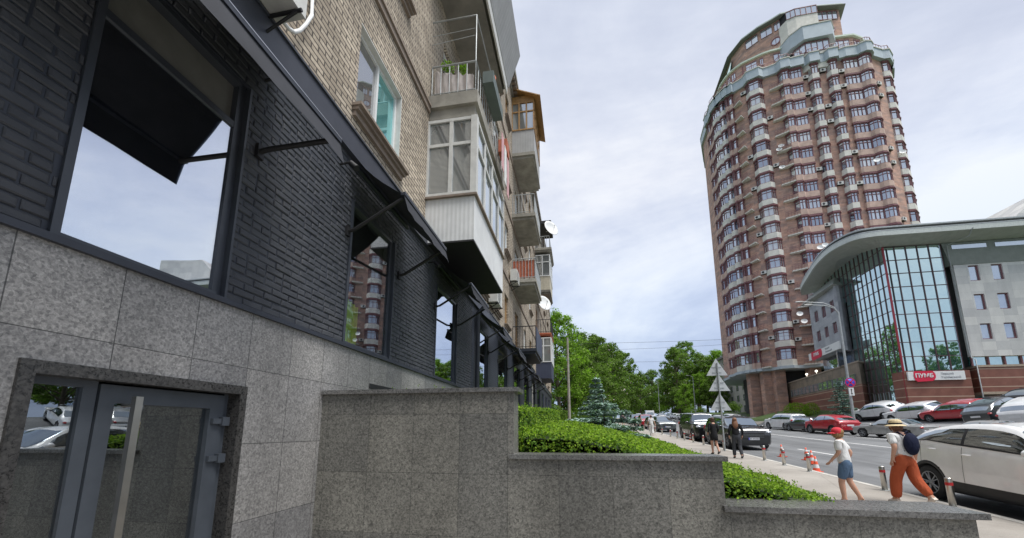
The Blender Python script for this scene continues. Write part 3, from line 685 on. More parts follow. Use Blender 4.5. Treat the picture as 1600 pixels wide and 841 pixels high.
c=MB(S); P0=[(W,Y2-.35,24.0),(X2+.5,Y2-.35,23.1),(X2+.5,Y3+.2,23.1),(W,Y3+.2,24.0)]; c.add(P0+[(x,y,z_-.08) for x,y,z_ in P0],[(0,1,2,3),(7,6,5,4),(0,4,5,1),(1,5,6,2),(2,6,7,3),(3,7,4,0)]); o=bp(c,'balcony_roof',M_wood); o['label']='lean-to roof of the wooden balcony'
# column 3
Y4,Y5,X3=38.2,42.2,-2.45
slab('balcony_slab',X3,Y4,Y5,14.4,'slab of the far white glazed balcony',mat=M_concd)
c=MB(S); c.box(W,X3,Y4,Y5,14.4,15.9); bp(c,'balcony_cladding',plain('cream boards',(.50,.46,.36),.7)); c=MB(S); c.box(W,X3-.04,Y4+.04,Y5,15.9,18.3); bp(c,'balcony_room',M_blk)
glaz(W,X3,Y4,Y5,15.9,18.3,None,2,'n',mat=M_wht); glaz(W,X3,Y4,Y5,15.9,18.3,None,4,'f',mat=M_wht)
slab('balcony_slab',X3+.2,Y4-.2,Y5,19.0,'topmost slab at the far stack of balconies'); r=MB(S); railing(r,W,X3,Y4,Y5,19.0,1.4,.25,.02,'nf'); bp(r,'balcony_railing',M_galv)
c=MB(S); c.box(W,X3+.2,Y4+.5,Y5,22.2,22.5); bp(c,'balcony_roof',M_blk)
slab('balcony_slab',X3,Y4,Y5,9.8,'far slab with a red edge and railing',mat=M_redt,th=.3); r=MB(S); railing(r,W,X3,Y4,Y5,9.8,1.4,.25,.02,'nf'); bp(r,'balcony_railing',M_blk)
c=MB(S); c.box(W,X3,Y4,Y5,5.1,6.75); bp(c,'balcony_cladding',M_cladn); c=MB(S); c.box(W,X3-.04,Y4+.04,Y5,6.75,9.3); bp(c,'balcony_room',M_blk)
glaz(W,X3,Y4,Y5,6.75,9.3,None,2,'n',mat=M_wht); glaz(W,X3,Y4,Y5,6.75,9.3,None,4,'f',mat=M_wht)
# air conditioners and dishes
def ac(x,y,z,lab,rz=0):
    t=thing('air_conditioner',lab,'air conditioner',(x*S,y*S,z*S),rz,'air conditioners on the brick building')
    b=MB(); b.box(0,.30,0,.78,0,.54); b.build('casing',M_wht2,t); b=MB(); b.lathe([(.0,.305),(.2,.305),(.21,.30)],(0,.3,.27),18,axis='x'); 
    b.build('fan_disc',M_trim,t); b=MB()
    for i in range(9): b.box(.305,.312,.08,.54,.07+i*.05,.085+i*.05)
    b.build('grille',M_wht,t); 
    for yy in (.1,.68): b=MB(); b.tube([(-.2,yy,-.03),(.34,yy,-.03)],.018); b.tube([(-.2,yy,-.3),(.3,yy,-.03)],.014); b.build('bracket',M_blk,t)
    return t
ac(W+.12,13.6,10.9,'air conditioner just past the cluttered upper balcony')
ac(W+.1,16.6,4.75+1.1,'air conditioner on black brackets below the far end of the white balcony')
ac(W+.1,22.4,9.2,'air conditioner beside the terracotta-screened balcony')
t=ac(W+.12,2.72,5.46,'dark air conditioner at the top edge above the nearest awning')
c=MB(S); pts=[(W+.3,3.5,5.75)]+[(W+.1,3.4+.1*i,5.72-.10*math.sin(i/9*PI)+ (.35*max(0,(i-6)/3)**2)) for i in range(1,11)]+[(W+.05,4.45,6.4),(W+.04,4.4,7.2)]
c.tube(pts,.028,8); tag(c.build('white_cable',M_wht),'thick white hose looping across the beige brick at the top','cable')
def dish(x,y,z,r,lab,dirx=.9,diry=-1,dz=.35):
    t=thing('satellite_dish',lab,'satellite dish',(x*S,y*S,z*S)); n=Vector((dirx,diry,dz)).normalized(); q=n.to_track_quat('Z','Y')
    b=MB(); b.lathe([(0,0),(r*.4,r*.03),(r*.75,r*.11),(r,r*.2),(r*.98,r*.22),(r*.73,r*.13),(r*.38,r*.05),(0,.02)],n=24); o=b.build('reflector',M_wht,t); o.rotation_mode='QUATERNION'; o.rotation_quaternion=q
    b=MB(); b.tube([(0,-r*.9,r*.15),(0,-r*.15,r*.8)],.012); b.tube([(0,-r*.15,r*.8),(0,-.02,r*.75)],.03); o=b.build('feed_arm',M_galv,t); o.rotation_mode='QUATERNION'; o.rotation_quaternion=q
    b=MB(); b.tube([(0,0,0),(-.35,.3,-.05)],.02); b.build('mount',M_galv,t)
dish(X3+.25,36.6,20.3,.62,'large white satellite dish below the roof at the far balconies')
dish(X2+.1,28.4,8.6+1.0,.45,'smaller satellite dish half hidden behind the terracotta-screened balcony')
# track spotlights
for yy,l in ((3.83,'small black spotlight above the arm of the nearest awning'),(5.5,'spotlight above the second shop window'),(9.6,'black spotlight under the white enclosed balcony')):
    b=MB(S); b.tube([(W,yy,4.62),(W+.22,yy,4.64)],.02); b.tube([(W+.2,yy,4.62),(W+.32,yy,4.5)],[.05,.06],10); tag(b.build('spotlight',M_blk),l,'spotlight')

# ================================================================ STEPPED GRANITE WALL
rw=thing('retaining_wall','grey granite retaining wall stepping down beside the pavement','wall',(0,4.0,-1.7))
RO=(0,-4.0,1.7); YW=3.99
def rp(mb,name,m,lab=None):
    o=mb.build(name,m,rw); o.location=RO
    if lab: o['label']=lab
b=MB(); b.box(-2.88,-.655,YW,YW+.30,-3,.40); b.box(-.655,1.33,YW,YW+.298,-3,-.29); b.box(1.33,3.27,YW,YW+.296,-3,-.735)
rp(b,'wall_face',M_gran2)
b=MB(); b.box(-2.88,-.60,YW-.04,YW+.34,.40,.445); rp(b,'coping',M_cap,'topmost coping slab')
b=MB(); b.box(-.70,1.37,YW-.04,YW+.34,-.29,-.245); rp(b,'coping',M_cap,'middle coping slab')
b=MB(); b.box(1.30,3.34,YW-.05,YW+.50,-.735,-.685); rp(b,'coping',M_cap,'lowest polished coping slab'); b=MB(); b.box(1.31,3.27,YW+.296,YW+.42,-2,-.735); rp(b,'wall_back',M_gran2)
# vent slot in plinth top, dark
b=MB(S); b.box(W-.02,W+.015,6.9,8.9,.80,.90); tag(b.build('vent_grille',M_blk),'dark slot vent in the granite just above the wall coping','vent')
# ================================================================ TOWER
tow=thing('apartment_tower','very tall red brick apartment tower with stacked bay windows and pale bands','building',(40,72,1))
TO=(-40,-72,-1)
def tp(mb,name,m,par=None,recalc=True):
    o=mb.build(name,m,par or tow,recalc)
    if not par: o.location=TO
    return o
PL=[(29.9,84),(29.53,78.74),(29.41,75.33),(29.88,73.1),(30.46,71.86),(31.33,70.62),(32.34,69.61),(32.90,69.26),(35.35,68.07),(36.25,67.70),(37.53,67.36),(41.11,66.92),(41.99,66.83),(43.74,66.64),(44.79,66.55),(46.51,66.40),(47.29,66.35),(51.69,66.50),(54.21,67.68),(56.3,69.6),(58.6,73.0),(59.5,78),(59,90),(45,96),(33,92)]
FH=3.15; Z0=10.3; NF=17; ZT=Z0+FH*NF+.2
b=MB(); b.prism(PL,Z0,ZT,0); tp(b,'wall',M_tbrick)
def off(poly,d,closed=False):
    # shrink / grow about centroid approx by normal offset
    n=len(poly); r=[]
    for i in range(n):
        a,p,c=poly[i-1],poly[i],poly[(i+1)%n]
        def nr(u,v):
            dx,dy=v[0]-u[0],v[1]-u[1]; l=math.hypot(dx,dy) or 1; return dy/l,-dx/l
        n1,n2=nr(a,p),nr(p,c); x,y=n1[0]+n2[0],n1[1]+n2[1]; l=math.hypot(x,y) or 1
        k=d/max(.6,math.sqrt((1+n1[0]*n2[0]+n1[1]*n2[1])/2)); r.append((p[0]+x/l*k,p[1]+y/l*k))
    return r
# columns: (index a, index b, kind, projection)
cols=[(1,2,'brown',.8),(2,3,'white',.8),(3,4,'white',.75),(4,5,'brown',.9),(7,8,'white',1.0),(10,11,'brown',1.1),(12,13,'white',.85),(14,15,'white',.85),(16,17,'wave',1.1),(18,19,'white',.8),(19,20,'white',.8)]
def lerp(A,B,t): return (A[0]+(B[0]-A[0])*t,A[1]+(B[1]-A[1])*t)
def baypoly(A,B,d,kind):
    dx,dy=B[0]-A[0],B[1]-A[1]; l=math.hypot(dx,dy); nx,ny=dy/l,-dx/l
    P=lambda t,o: (A[0]+dx*t+nx*o,A[1]+dy*t+ny*o)
    if kind=='wave': return [P(0,-.2),P(.0,.35),P(.08,.5),P(.5,.55),P(.58,.95),P(.70,d+.1),P(.85,d),P(.96,.7),P(1.05,.0),P(1.05,-.2)]
    if kind=='brown': return [P(0,-.2),P(0,.15),P(.12,d*.8),P(.38,d*.85),P(.45,d*.55),P(.52,d*.55),P(.98,d*.6),P(1,.2),P(1,-.2)]
    return [P(0,-.2),P(0,.2),P(.22,d),P(.78,d),P(1,.2),P(1,-.2)]
allw=[]
for ci,(ia,ib,kind,d) in enumerate(cols):
    A,B=PL[ia],PL[ib]; poly=baypoly(A,B,d,kind); inn=off(poly,-.10); inn2=off(poly,-.14)
    n=len(poly); big=off(poly,.08)
    for k in range(NF):
        z=Z0+k*FH; sp=MB(); hd=MB()
        sp.prism(poly,z+(.02 if k else 0),z+1.0,0)
        hd.prism(big,z+2.82,z+2.95,1); hd.prism(off(poly,-.02),z+2.94,z+3.15,1)
        fr=MB(); gl=MB(); gl.prism(inn2,z+1.0,z+2.82)
        for i in range(1,n-2):
            P,Q=poly[i],poly[i+1]; l=math.hypot(Q[0]-P[0],Q[1]-P[1])
            if l<.25: fr.seg(P,Q,-.12,-.03,z+1.0,z+2.82); continue
            m=max(1,int(l/.62+.5))
            for q in range(m+1):
                t=q/m; w2=.055/l if q in(0,m) else .034/l
                fr.seg(lerp(P,Q,max(0,t-w2)),lerp(P,Q,min(1,t+w2)),-.12,-.03,z+1.0,z+2.82)
            fr.seg(P,Q,-.12,-.045,z+2.26,z+2.33); fr.seg(P,Q,-.12,-.035,z+2.68,z+2.82)
            fr.seg(P,Q,-.12,-.035,z+1.0,z+1.08)
        allw.append((math.hypot(*A)+z*.3+(25 if kind=='white' and ci<3 else 0),fr,gl,k,sp,hd,{'white':M_twhite,'brown':M_tspan,'wave':M_tspan}[kind]))
allw.sort(key=lambda t:t[0])
rf=MB(); rg_=MB(); rs_=MB(); rw_=random.Random(8)
for i,(s_,fr,gl,k,sp,hd,mt) in enumerate(allw):
    if i<96: o=tp(fr,'window',M_tframe); gl.build('pane',rw_.choice([M_tglass,M_tglass,M_tglassd,M_tglassl]),o); tp(sp,'spandrel',[mt,M_tframe]); tp(hd,'window_head',[mt,M_tframe])
    else:
        rf.add(fr.v,fr.f); rg_.add(gl.v,gl.f,rw_.choice([0,0,1,2])); sp.add(hd.v,hd.f,1); b_=len(rs_.v); rs_.v+=sp.v; rs_.f+=[[b_+q for q in f] for f in sp.f]; rs_.m+=[(0 if mt is M_twhite else 2) if q==0 else 1 for q in sp.m]; rs_.sm+=sp.sm
o=tp(rf,'upper_windows',M_tframe); tag(o,kind='stuff'); g=rg_.build('upper_panes',[M_tglass,M_tglassd,M_tglassl],o); tag(g,kind='stuff'); o=tp(rs_,'upper_bay_storeys',[M_twhite,M_tframe,M_tspan]); tag(o,kind='stuff')
# open balcony slabs beside the brown bays
for (A,B,d) in ((PL[5],PL[6],1.6),(lerp(PL[8],PL[9],.8),lerp(PL[10],PL[11],.12),1.5)):
    dx,dy=B[0]-A[0],B[1]-A[1]; l=math.hypot(dx,dy); nx,ny=dy/l,-dx/l
    for k in range(NF):
        sl=MB(); ra=MB(); z=Z0+k*FH; p=[A,(A[0]+nx*.5,A[1]+ny*.5),(B[0]+nx*d*.75,B[1]+ny*d*.75),B]
        sl.prism(p,z-.08,z+.12)
        for q in (.35,.65,.95): ra.tube([(*p[1],z+q+.1),(*p[2],z+q+.1)],.025,4)
        for q in range(6): c=lerp(p[1],p[2],q/5); ra.tube([(*c,z),(*c,z+1.05)],.02,4)
        o=tp(sl,'balcony_slab',M_twhite); ra.build('railing',M_tframe,o)
# bottom soffit and edge band
bays_={ia:(ib,kd,d) for ia,ib,kd,d in cols}
CH=[]; i=0
while i<len(PL):
    if i in bays_ and bays_[i][0]==i+1:
        bpz=baypoly(PL[i],PL[i+1],bays_[i][2],bays_[i][1]); CH+=bpz[1:-1]
    elif not (i-1 in bays_): CH.append(PL[i])
    i+=1
b=MB(); b.prism(off(CH,.25),Z0-.5,Z0-.05,0); tp(b,'base_band',M_tgrey)
# big balcony cornice with parapet
cor=off(CH,.4)
def wav(i): return .0
b=MB(); b.prism(cor,ZT-.2,ZT+1.5); 
tp(b,'cornice',M_tgrey); b=MB(); b.prism(off(CH,.52),ZT+1.5,ZT+1.66); tp(b,'cornice_edge',M_twhite)
b=MB()
rp_=off(CH,.25)
for i in range(len(rp_)-5):
    P,Q=rp_[i],rp_[i+1]; b.tube([(*P,ZT+2.5),(*Q,ZT+2.5)],.05,4)
    m=max(2,int(math.hypot(Q[0]-P[0],Q[1]-P[1])/.5))
    for q in range(m): c=lerp(P,Q,q/m); b.tube([(*c,ZT+1.6),(*c,ZT+2.5)],.03,4)
tp(b,'roof_terrace_rail',M_tframe)
# stepped back upper storeys
U=off(PL,-2.1)
U1=[p for i,p in enumerate(U)]
b=MB(); b.prism(U1,ZT+1,ZT+6.6,0); tp(b,'upper_wall',M_tbrick)
# ribbon windows of the upper storeys
def ribbon(A,B,z0,z1,o=.03):
    fr=MB(); gl=MB()
    l=math.hypot(B[0]-A[0],B[1]-A[1]); gl.seg(A,B,o-.02,o+.01,z0,z1); m=max(2,int(l/.75))
    for q in range(m+1):
        t=q/m; w2=.05/l; fr.seg(lerp(A,B,max(0,t-w2)),lerp(A,B,min(1,t+w2)),o,o+.08,z0,z1)
    fr.seg(A,B,o+.011,o+.085,z1-.14,z1); fr.seg(A,B,o+.011,o+.07,z0,z0+.1)
    w_=tp(fr,'ribbon_window',M_tframe); gl.build('pane',M_tglass,w_)
for i in (1,2,3,4,6,7,8,10,11,13,15,16,17,18,19):
    A,B=U1[i],U1[i+1]; ribbon(lerp(A,B,.1),lerp(A,B,.9),ZT+1.8,ZT+3.7)
    if i<18: ribbon(lerp(A,B,.15),lerp(A,B,.85),ZT+4.4,ZT+6.1)
b=MB(); b.prism(off(PL,-1.7),ZT+6.6,ZT+6.9); tp(b,'upper_roof_edge',M_tgreen)
V=[(34.8,86),(34.4,76.5),(35.6,73.4),(37.6,71.5),(39.6,70.3),(40.6,69.6),(46.2,69.2),(50.6,69.6),(51.4,72),(51.6,82),(44,90)]
b=MB(); b.prism(V,ZT+6,ZT+14.2,0); tp(b,'crown_wall',M_tbrick)
for i in (2,3,4,6): ribbon(lerp(V[i],V[i+1],.1),lerp(V[i],V[i+1],.9),ZT+11.9,ZT+13.8)
b=MB(); rpz=lambda x,y: ZT+12.6+.0*(x-33); 
R1=off(V,.55); b.prism(R1,ZT+14.2,ZT+14.75); tp(b,'crown_roof_edge',M_tgreen)
b=MB(); b.prism(off(V,.9),ZT+14.05,ZT+14.2); tp(b,'crown_soffit',M_tsof)
# central bow: glazed bay, blue grey parapet, pale apron and frame
CB=[(40.6,69.8),(40.9,67.6),(42.0,66.2),(45.6,66.0),(46.4,67.3),(46.6,69.6)]
CBo=off(CB,.35)
b=MB(); b.prism(CB,ZT-1.2,ZT+2.2); tp(b,'crown_bay_apron',M_twhite)
for i in (1,2,3): ribbon(CB[i],CB[i+1],ZT+2.25,ZT+4.3)
b=MB(); b.prism(off(CB,-.1),ZT+2.2,ZT+4.5); tp(b,'crown_bay_core',M_blk)
b=MB(); b.prism([(39.4,69.8),(40.2,67.2),(41.6,65.6),(46.0,65.3),(47.4,67.0),(47.9,69.5)],ZT+4.5,ZT+7.2); tp(b,'crown_parapet',M_tgrey)
b=MB(); b.prism([(39.3,69.8),(40.1,67.1),(41.55,65.5),(46.05,65.2),(47.5,66.95),(48.0,69.5)],ZT+7.2,ZT+7.35); tp(b,'crown_parapet_edge',M_twhite)
b=MB(); b.prism([(40.2,69.8),(40.9,68.4),(42.2,67.9),(45.8,67.8),(46.8,69.5)],ZT+7.2,ZT+12.1); tp(b,'crown_apron',M_twhite)
P_=[(40.9,68.4),(42.2,67.9),(45.8,67.8),(46.8,69.5)]
for i in range(2): ribbon(P_[i],P_[i+1],ZT+12.1,ZT+13.8)
b=MB(); b.prism([(40.4,69.8),(41.1,68.6),(42.3,68.2),(45.7,68.1),(46.6,69.5)],ZT+12.1,ZT+14.2); tp(b,'crown_apron_core',M_blk)
# round windows
for (A,B,t_) in ((V[4],V[5],.1),(V[6],V[7],.55)):
    c=lerp(A,B,t_); dx,dy=B[0]-A[0],B[1]-A[1]; q=Vector((dy,-dx,0)).normalized().to_track_quat('Z','Y')
    b=MB(); b.lathe([(.0,.04),(.62,.04)],n=20); b.lathe([(.62,.0),(.62,.10),(.85,.10),(.85,.0)],n=20,m=1); b.box(-.04,.04,-.6,.6,.05,.1,1)
    o=b.build('round_window',[M_tglass,M_tframe],tow); o.rotation_mode='QUATERNION'; o.rotation_quaternion=q; o.location=(c[0]-40,c[1]-72,ZT+9.8-1)
# left sloping glass attic
b=MB(); A,B=U1[1],U1[3]; 
gp=[(30.2,80,ZT+2.5),(30.1,76.0,ZT+1.8),(31.4,74.0,ZT+1.8),(34.2,76.2,ZT+13.0),(34.4,80,ZT+13.4)]
b.add(gp,[(0,1,4),(1,3,4),(1,2,3)]); b.add([(x+.2,y+.2,z-.1) for x,y,z in gp],[(0,4,1),(1,4,3),(1,3,2)]); tp(b,'sloping_glass',M_bglass,recalc=False)
# air conditioners and dishes of the tower
rt_=random.Random(11)
spots=[(lerp(PL[11],PL[12],.55),'a'),(lerp(PL[13],PL[14],.5),'a'),(lerp(PL[15],PL[16],.5),'a'),(lerp(PL[17],PL[18],.3),'a'),(lerp(PL[8],PL[9],.5),'a'),(lerp(PL[6],PL[7],.5),'a')]
cnt=0
for ci,(c,_) in enumerate(spots):
    for k in range(1,NF):
        if rt_.random()<(.6,.42,.3,.5,.35,.3)[ci] and cnt<56:
            cnt+=1; i=(11,13,15,17,8,6)[ci]; A,B=PL[i],PL[i+1]; dx,dy=B[0]-A[0],B[1]-A[1]; an=math.atan2(dy,dx)
            b=MB(); b.box(-.42,.42,-.42,-.06,0,.55,0); b.lathe([(0,-.43),(.2,-.43)],(-.1,0,.28),12,m=1,axis='y'); b.box(-.45,.45,-.3,0,-.06,-.01,1)
            o=b.build('air_conditioner',[M_wht2,M_trim],tow); o.location=(c[0]-40,c[1]-72,Z0+k*FH+.9+rt_.uniform(-.4,.7)-1); o.rotation_euler=(0,0,an)
for x,y,z in ((PL[9][0]-.1,PL[9][1]-.6,Z0+12.1*FH),(PL[9][0]+.3,PL[9][1]-.6,Z0+12.3*FH),(PL[9][0],PL[9][1]-.6,Z0+11*FH),(PL[9][0]+.2,PL[9][1]-.8,Z0+2.2*FH),(PL[9][0]-.3,PL[9][1]-.8,Z0+2.6*FH),(40.4,65.9,Z0+6.1*FH),(39.7,66.0,Z0+6.0*FH),(49,65.0,Z0+10.4*FH),(54.6,67.2,Z0+11.2*FH)):
    b=MB(); r=.45; b.lathe([(0,0),(r*.6,.06),(r,.18)],n=16); b.tube([(0,0,0),(0,0,.4)],.02); b.tube([(0,0,0),(0,.3,-.5)],.03)
    o=b.build('satellite_dish',M_wht,tow); q=Vector((-.3,-1,.45)).to_track_quat('Z','Y'); o.rotation_mode='QUATERNION'; o.rotation_quaternion=q; o.location=(x-40,y-72,z-1)
# columns and dark recess under the tower
b=MB(); b.prism(off(PL,-3.2),2,Z0-.5); tp(b,'undercroft_wall',M_blk)
for i in (3,5,7,10,13,16):
    b=MB(); n_=off(PL,-1.0); c=n_[i]; b.box(c[0]-.8,c[0]+.8,c[1]-.5,c[1]+.9,1.5,Z0-.5); tp(b,'base_column',M_tbrick)
# ================================================================ BANK
bk=thing('bank_building','grey bank building with turquoise curtain wall, curved overhanging roof and striped stone base','building',(38,50,1.5))
KO=(-38,-50,-1.5)
def kp(mb,name,m,lab=None,recalc=True,par=None):
    o=mb.build(name,m,par or bk,recalc)
    if not par: o.location=KO
    if lab: o['label']=lab
    return o
KB=.93
YB=47.0
def grid_wall(A,B,z0,z1,nx,nz,fm,gm,name,r=.055,vm=None):
    g=MB(KB); g.seg(A,B,-.12,-.04,z0,z1); f=MB(KB); l=math.hypot(B[0]-A[0],B[1]-A[1])
    for i in range(nx+1): t=i/nx; f.seg(lerp(A,B,max(0,t-r/l/2)),lerp(A,B,min(1,t+r/l/2)),-.04,.05,z0,z1)
    for j in range(nz+1): z=z0+(z1-z0)*j/nz; f.seg(A,B,-.04,.038,max(z0,z-r/2),min(z1,z+r/2))
    o=kp(f,name,fm); g.build('panes',gm,o); return o
CF0=(34.5,YB); CF1=(40.0,YB)
M_mull=plain('curtain wall mullion',(.10,.05,.055),.45)
grid_wall(CF0,CF1,6.2,20.3,5,9,M_mull,M_bglass,'curtain_wall')
# long side glazing running away up the street, with a gently arched head under the eave
DA=R(5); LD=(math.sin(DA),math.cos(DA)); NL=(-LD[1],LD[0])
def topz(t): return interp_([(0,20.4),(.5,20.6),(3.7,21.4),(6.9,21.7),(9.4,21.4),(12,20.95),(14.5,20.2)],t)
def interp_(P,x):
    for a,b in zip(P,P[1:]):
        if x<=b[0]: return a[1]+(b[1]-a[1])*(x-a[0])/(b[0]-a[0])
    return P[-1][1]
def LP(t,o=0): return (34.5+LD[0]*t+NL[0]*o,YB+LD[1]*t+NL[1]*o)
gl_=MB(KB); fr_2=MB(KB); n=17
for i in range(n):
    t0,t1=.875*i,.875*(i+1); zb=6.0 if t0<1.7 else (1.6 if t0<7.2 else 16.5)
    a_,b_=LP(t0),LP(t1); gl_.add([(*a_,zb),(*b_,zb),(*b_,topz(t1)),(*a_,topz(t0))],[(0,1,2,3)])
    fr_2.seg(LP(t0+.03),LP(t0-.03),.0,.07,zb,topz(t0)); z=zb
    k=1
    while 20.2-1.45*k>zb+.3: fr_2.seg(b_,a_,.0,.05,20.2-1.45*k-.03,20.2-1.45*k+.03); k+=1
    fr_2.seg(b_,a_,.0,.05,20.17,20.23)
o=kp(fr_2,'curtain_wall',M_mull); gl_.build('panes',M_bglass,o,recalc=False)
IS_T=[LP(14.5-14.5*i/35) for i in range(36)]; TZ=[topz(14.5-14.5*i/35) for i in range(36)]
b=MB(KB); b.prism([LP(0,-.3),LP(14.5,-.3),(37,62),(36,47.5)],1.5,20.1); kp(b,'side_core',M_blk)
for t_ in (2.6,3.5,4.4,5.3):
    b=MB(KB); b.seg(LP(t_+.04),LP(t_-.04),.07,.12,1.6,4.2); kp(b,'entrance_post',M_galv)
b=MB(KB); b.prism([(34.40,47.05),(34.41,46.92),(34.54,46.9),(34.55,47.03)],1.8,20.3); kp(b,'corner_mullion',plain('crimson mullion',(.30,.02,.035),.4))
# receding glazed return between curtain wall and stone wing
grid_wall(CF1,(41.0,48.6),6.4,20.3,2,9,M_mull,M_bglass,'curtain_wall')
# solid core so that nothing shows through
b=MB(KB); b.prism([(34.8,47.3),(40.8,48.8),(60,48.8),(60,62),(37.5,62)],1.5,20.2); kp(b,'core',M_tsof)
# striped base
b=MB(KB); b.prism([(34.40,46.8),(40.3,46.8),(40.3,47.6),(42,49),(35.4,49.0),(34.5,48.6)],.5,6.15); kp(b,'striped_base',M_strip)
b=MB(KB); b.prism([(41.0,46.7),(61,46.7),(61,50),(41.8,50)],3.85,6.4); kp(b,'striped_base',M_strip)
b=MB(KB); b.prism([(40.95,46.62),(61.05,46.62),(61.05,50.1),(41.75,50.1)],6.4,6.62); b.prism([(40.95,46.62),(61.05,46.62),(61.05,50.1),(41.75,50.1)],3.6,3.85); kp(b,'base_edge',plain('tan stone band',(.36,.29,.22),.7))
b=MB(KB); b.box(41.5,61,51,60,.5,3.9); kp(b,'garage_recess',M_blk)
b=MB(KB); b.box(41.0,61,47.35,47.6,6.62,7.6); kp(b,'ribbon_window',M_bglass); b=MB(KB)
for i in range(14): b.box(41.0+i*1.45,41.12+i*1.45,47.2,47.34,6.62,7.6)
kp(b,'ribbon_window_posts',M_tframe)
# pale stone wing facade with punched windows
cuts=[(42.2,43.15),(44.3,45.3),(47.3,48.3),(49.4,50.4),(52.5,53.5),(55,56)]; rows=[(9.4,11.1),(12.6,14.35),(15.85,17.6)]
b=MB(KB); prev=40.9; zA,zB=7.6,17.75
for a,c in cuts:
    b.box(prev,a,YB,YB+.4,zA,zB); z=zA
    for r0,r1 in rows: b.box(a,c,YB,YB+.4,z,r0); z=r1
    b.box(a,c,YB,YB+.4,z,zB); prev=c
b.box(prev,61,YB,YB+.4,zA,zB); kp(b,'stone_facade',M_stone)
for a,c in cuts:
    for r0,r1 in rows:
        f=MB(KB); f.box(a,a+.09,YB+.12,YB+.25,r0,r1); f.box(c-.09,c,YB+.12,YB+.25,r0,r1); f.box(a+.09,c-.09,YB+.12,YB+.25,r0,r0+.09); f.box(a+.09,c-.09,YB+.12,YB+.25,r1-.09,r1)
        o=kp(f,'window',M_tframe); g=MB(KB); g.box(a+.09,c-.09,YB+.2,YB+.22,r0+.09,r1-.09); g.build('pane',M_tglass,o)
b=MB(KB); b.add([(40.6,YB+.6,17.75),(61,YB+.6,17.75),(61,YB+.2,20.3),(40.3,YB+.2,20.3),(40.6,YB-.06,17.75),(61,YB-.06,17.75),(61,YB-.06,20.3),(40.1,YB-.06,20.3)],[(0,1,2,3),(4,7,6,5),(0,4,5,1),(1,5,6,2),(2,6,7,3),(3,7,4,0)]); kp(b,'ribbed_attic',M_ribd)
for a,c in ((41,44.2),(45,48.5),(50,54)):
    b=MB(KB); b.box(a,c,YB-.10,YB-.04,19.55,20.0); kp(b,'attic_window',M_tglass)
# curved roof eave (outer plan line) with soffit
OUT=[(35.2,64.4),(33.6,61.4),(32.0,56.6),(30.7,52.4),(30.1,48.9),(30.4,46.6),(31.3,45.4),(32.9,45.0),(39.6,45.0),(61,45.0)]
def smooth(P,n=4):
    r=[]
    for i in range(len(P)-1):
        p0=P[max(0,i-1)];p1=P[i];p2=P[i+1];p3=P[min(len(P)-1,i+2)]
        for k in range(n):
            t=k/n; r.append(tuple(.5*((2*p1[a])+(-p0[a]+p2[a])*t+(2*p0[a]-5*p1[a]+4*p2[a]-p3[a])*t*t+(-p0[a]+3*p1[a]-3*p2[a]+p3[a])*t**3) for a in (0,1)))
    r.append(P[-1]); return r
OS=smooth(OUT[:8],5)+OUT[8:]
poly=OS+[(61,60),(40,66)]
b=MB(KB)
for i in range(len(OS)-1): b.seg(OS[i],OS[i+1],-.22,0,20.85,21.4)
kp(b,'roof_edge',M_roofm)
b=MB(KB); b.prism(off(poly,-.2),21.85,22.0); b.prism(off(poly,.02),21.4,21.5); kp(b,'roof_deck',M_galv)
# sloped soffit between wall head and eave
b=MB(KB); n=len(OS); V_=[];F_=[]
inner=[]
for i,p in enumerate(OS):
    if i<=35: inner.append((*IS_T[i],TZ[i]))
    else: inner.append((min(61,max(34.6,p[0])),47.1,20.35))
for i,p in enumerate(OS): V_.append((p[0],p[1],20.84)); V_.append(inner[i])
b.add(V_,[(2*i,2*i+2,2*i+3,2*i+1) for i in range(n-1)],0,False); kp(b,'soffit',M_soff,recalc=False)
# grey left wing block
WA=(31.76,51.0); WBk=(32.95,58.9); WR=(33.35,51.95)
b=MB()
wc=[(.16,.30),(.45,.58),(.74,.87)]; rz_=[(11.9,13.3),(14.6,16.1)]
pv=0
for a,c in wc:
    b.seg(lerp(WBk,WA,pv),lerp(WBk,WA,a),-.3,0,9.4,17.6); z=9.4
    for r0,r1 in rz_: b.seg(lerp(WBk,WA,a),lerp(WBk,WA,c),-.3,0,z,r0); z=r1
    b.seg(lerp(WBk,WA,a),lerp(WBk,WA,c),-.3,0,z,17.6); pv=c
b.seg(lerp(WBk,WA,pv),WA,-.3,0,9.4,17.6)
b.seg(WA,WR,-.3,0,9.4,17.6); kp(b,'grey_wing_wall',M_stoneg)
for a,c in wc:
    for r0,r1 in rz_:
        f=MB(); A,B=lerp(WBk,WA,a),lerp(WBk,WA,c)
        f.seg(A,lerp(A,B,.1),-.2,-.1,r0,r1); f.seg(lerp(A,B,.9),B,-.2,-.1,r0,r1); f.seg(lerp(A,B,.47),lerp(A,B,.53),-.2,-.1,r0,r1); o=kp(f,'window',M_tframe); g=MB(); g.seg(A,B,-.19,-.17,r0,r1); g.build('pane',M_tglass,o)
b=MB(); b.prism([(WBk[0]+.5,WBk[1]-.3),(WA[0]+.45,WA[1]+.5),(33.2,52.6),(36.5,59)],9.5,17.4); kp(b,'wing_core',M_tsof)
b=MB(); p0=[(WBk[0]-.9,WBk[1]+.4),(WA[0]-.6,WA[1]-.6),(33.0,51.4)]; p1=[(33.9,58.8),(33.0,53.0),(33.3,53.0)]
b.add([(*p0[0],17.6),(*p0[1],17.6),(*p0[2],17.6),(*p1[0],19.4),(*p1[1],19.4),(*p1[2],19.4)],[(0,1,4,3),(1,2,5,4)]); b.add([(*p0[0],17.58),(*p0[1],17.58),(*p0[2],17.58),(36.5,59,17.58)],[(3,2,1,0)]); kp(b,'wing_roof',M_soff,recalc=False)
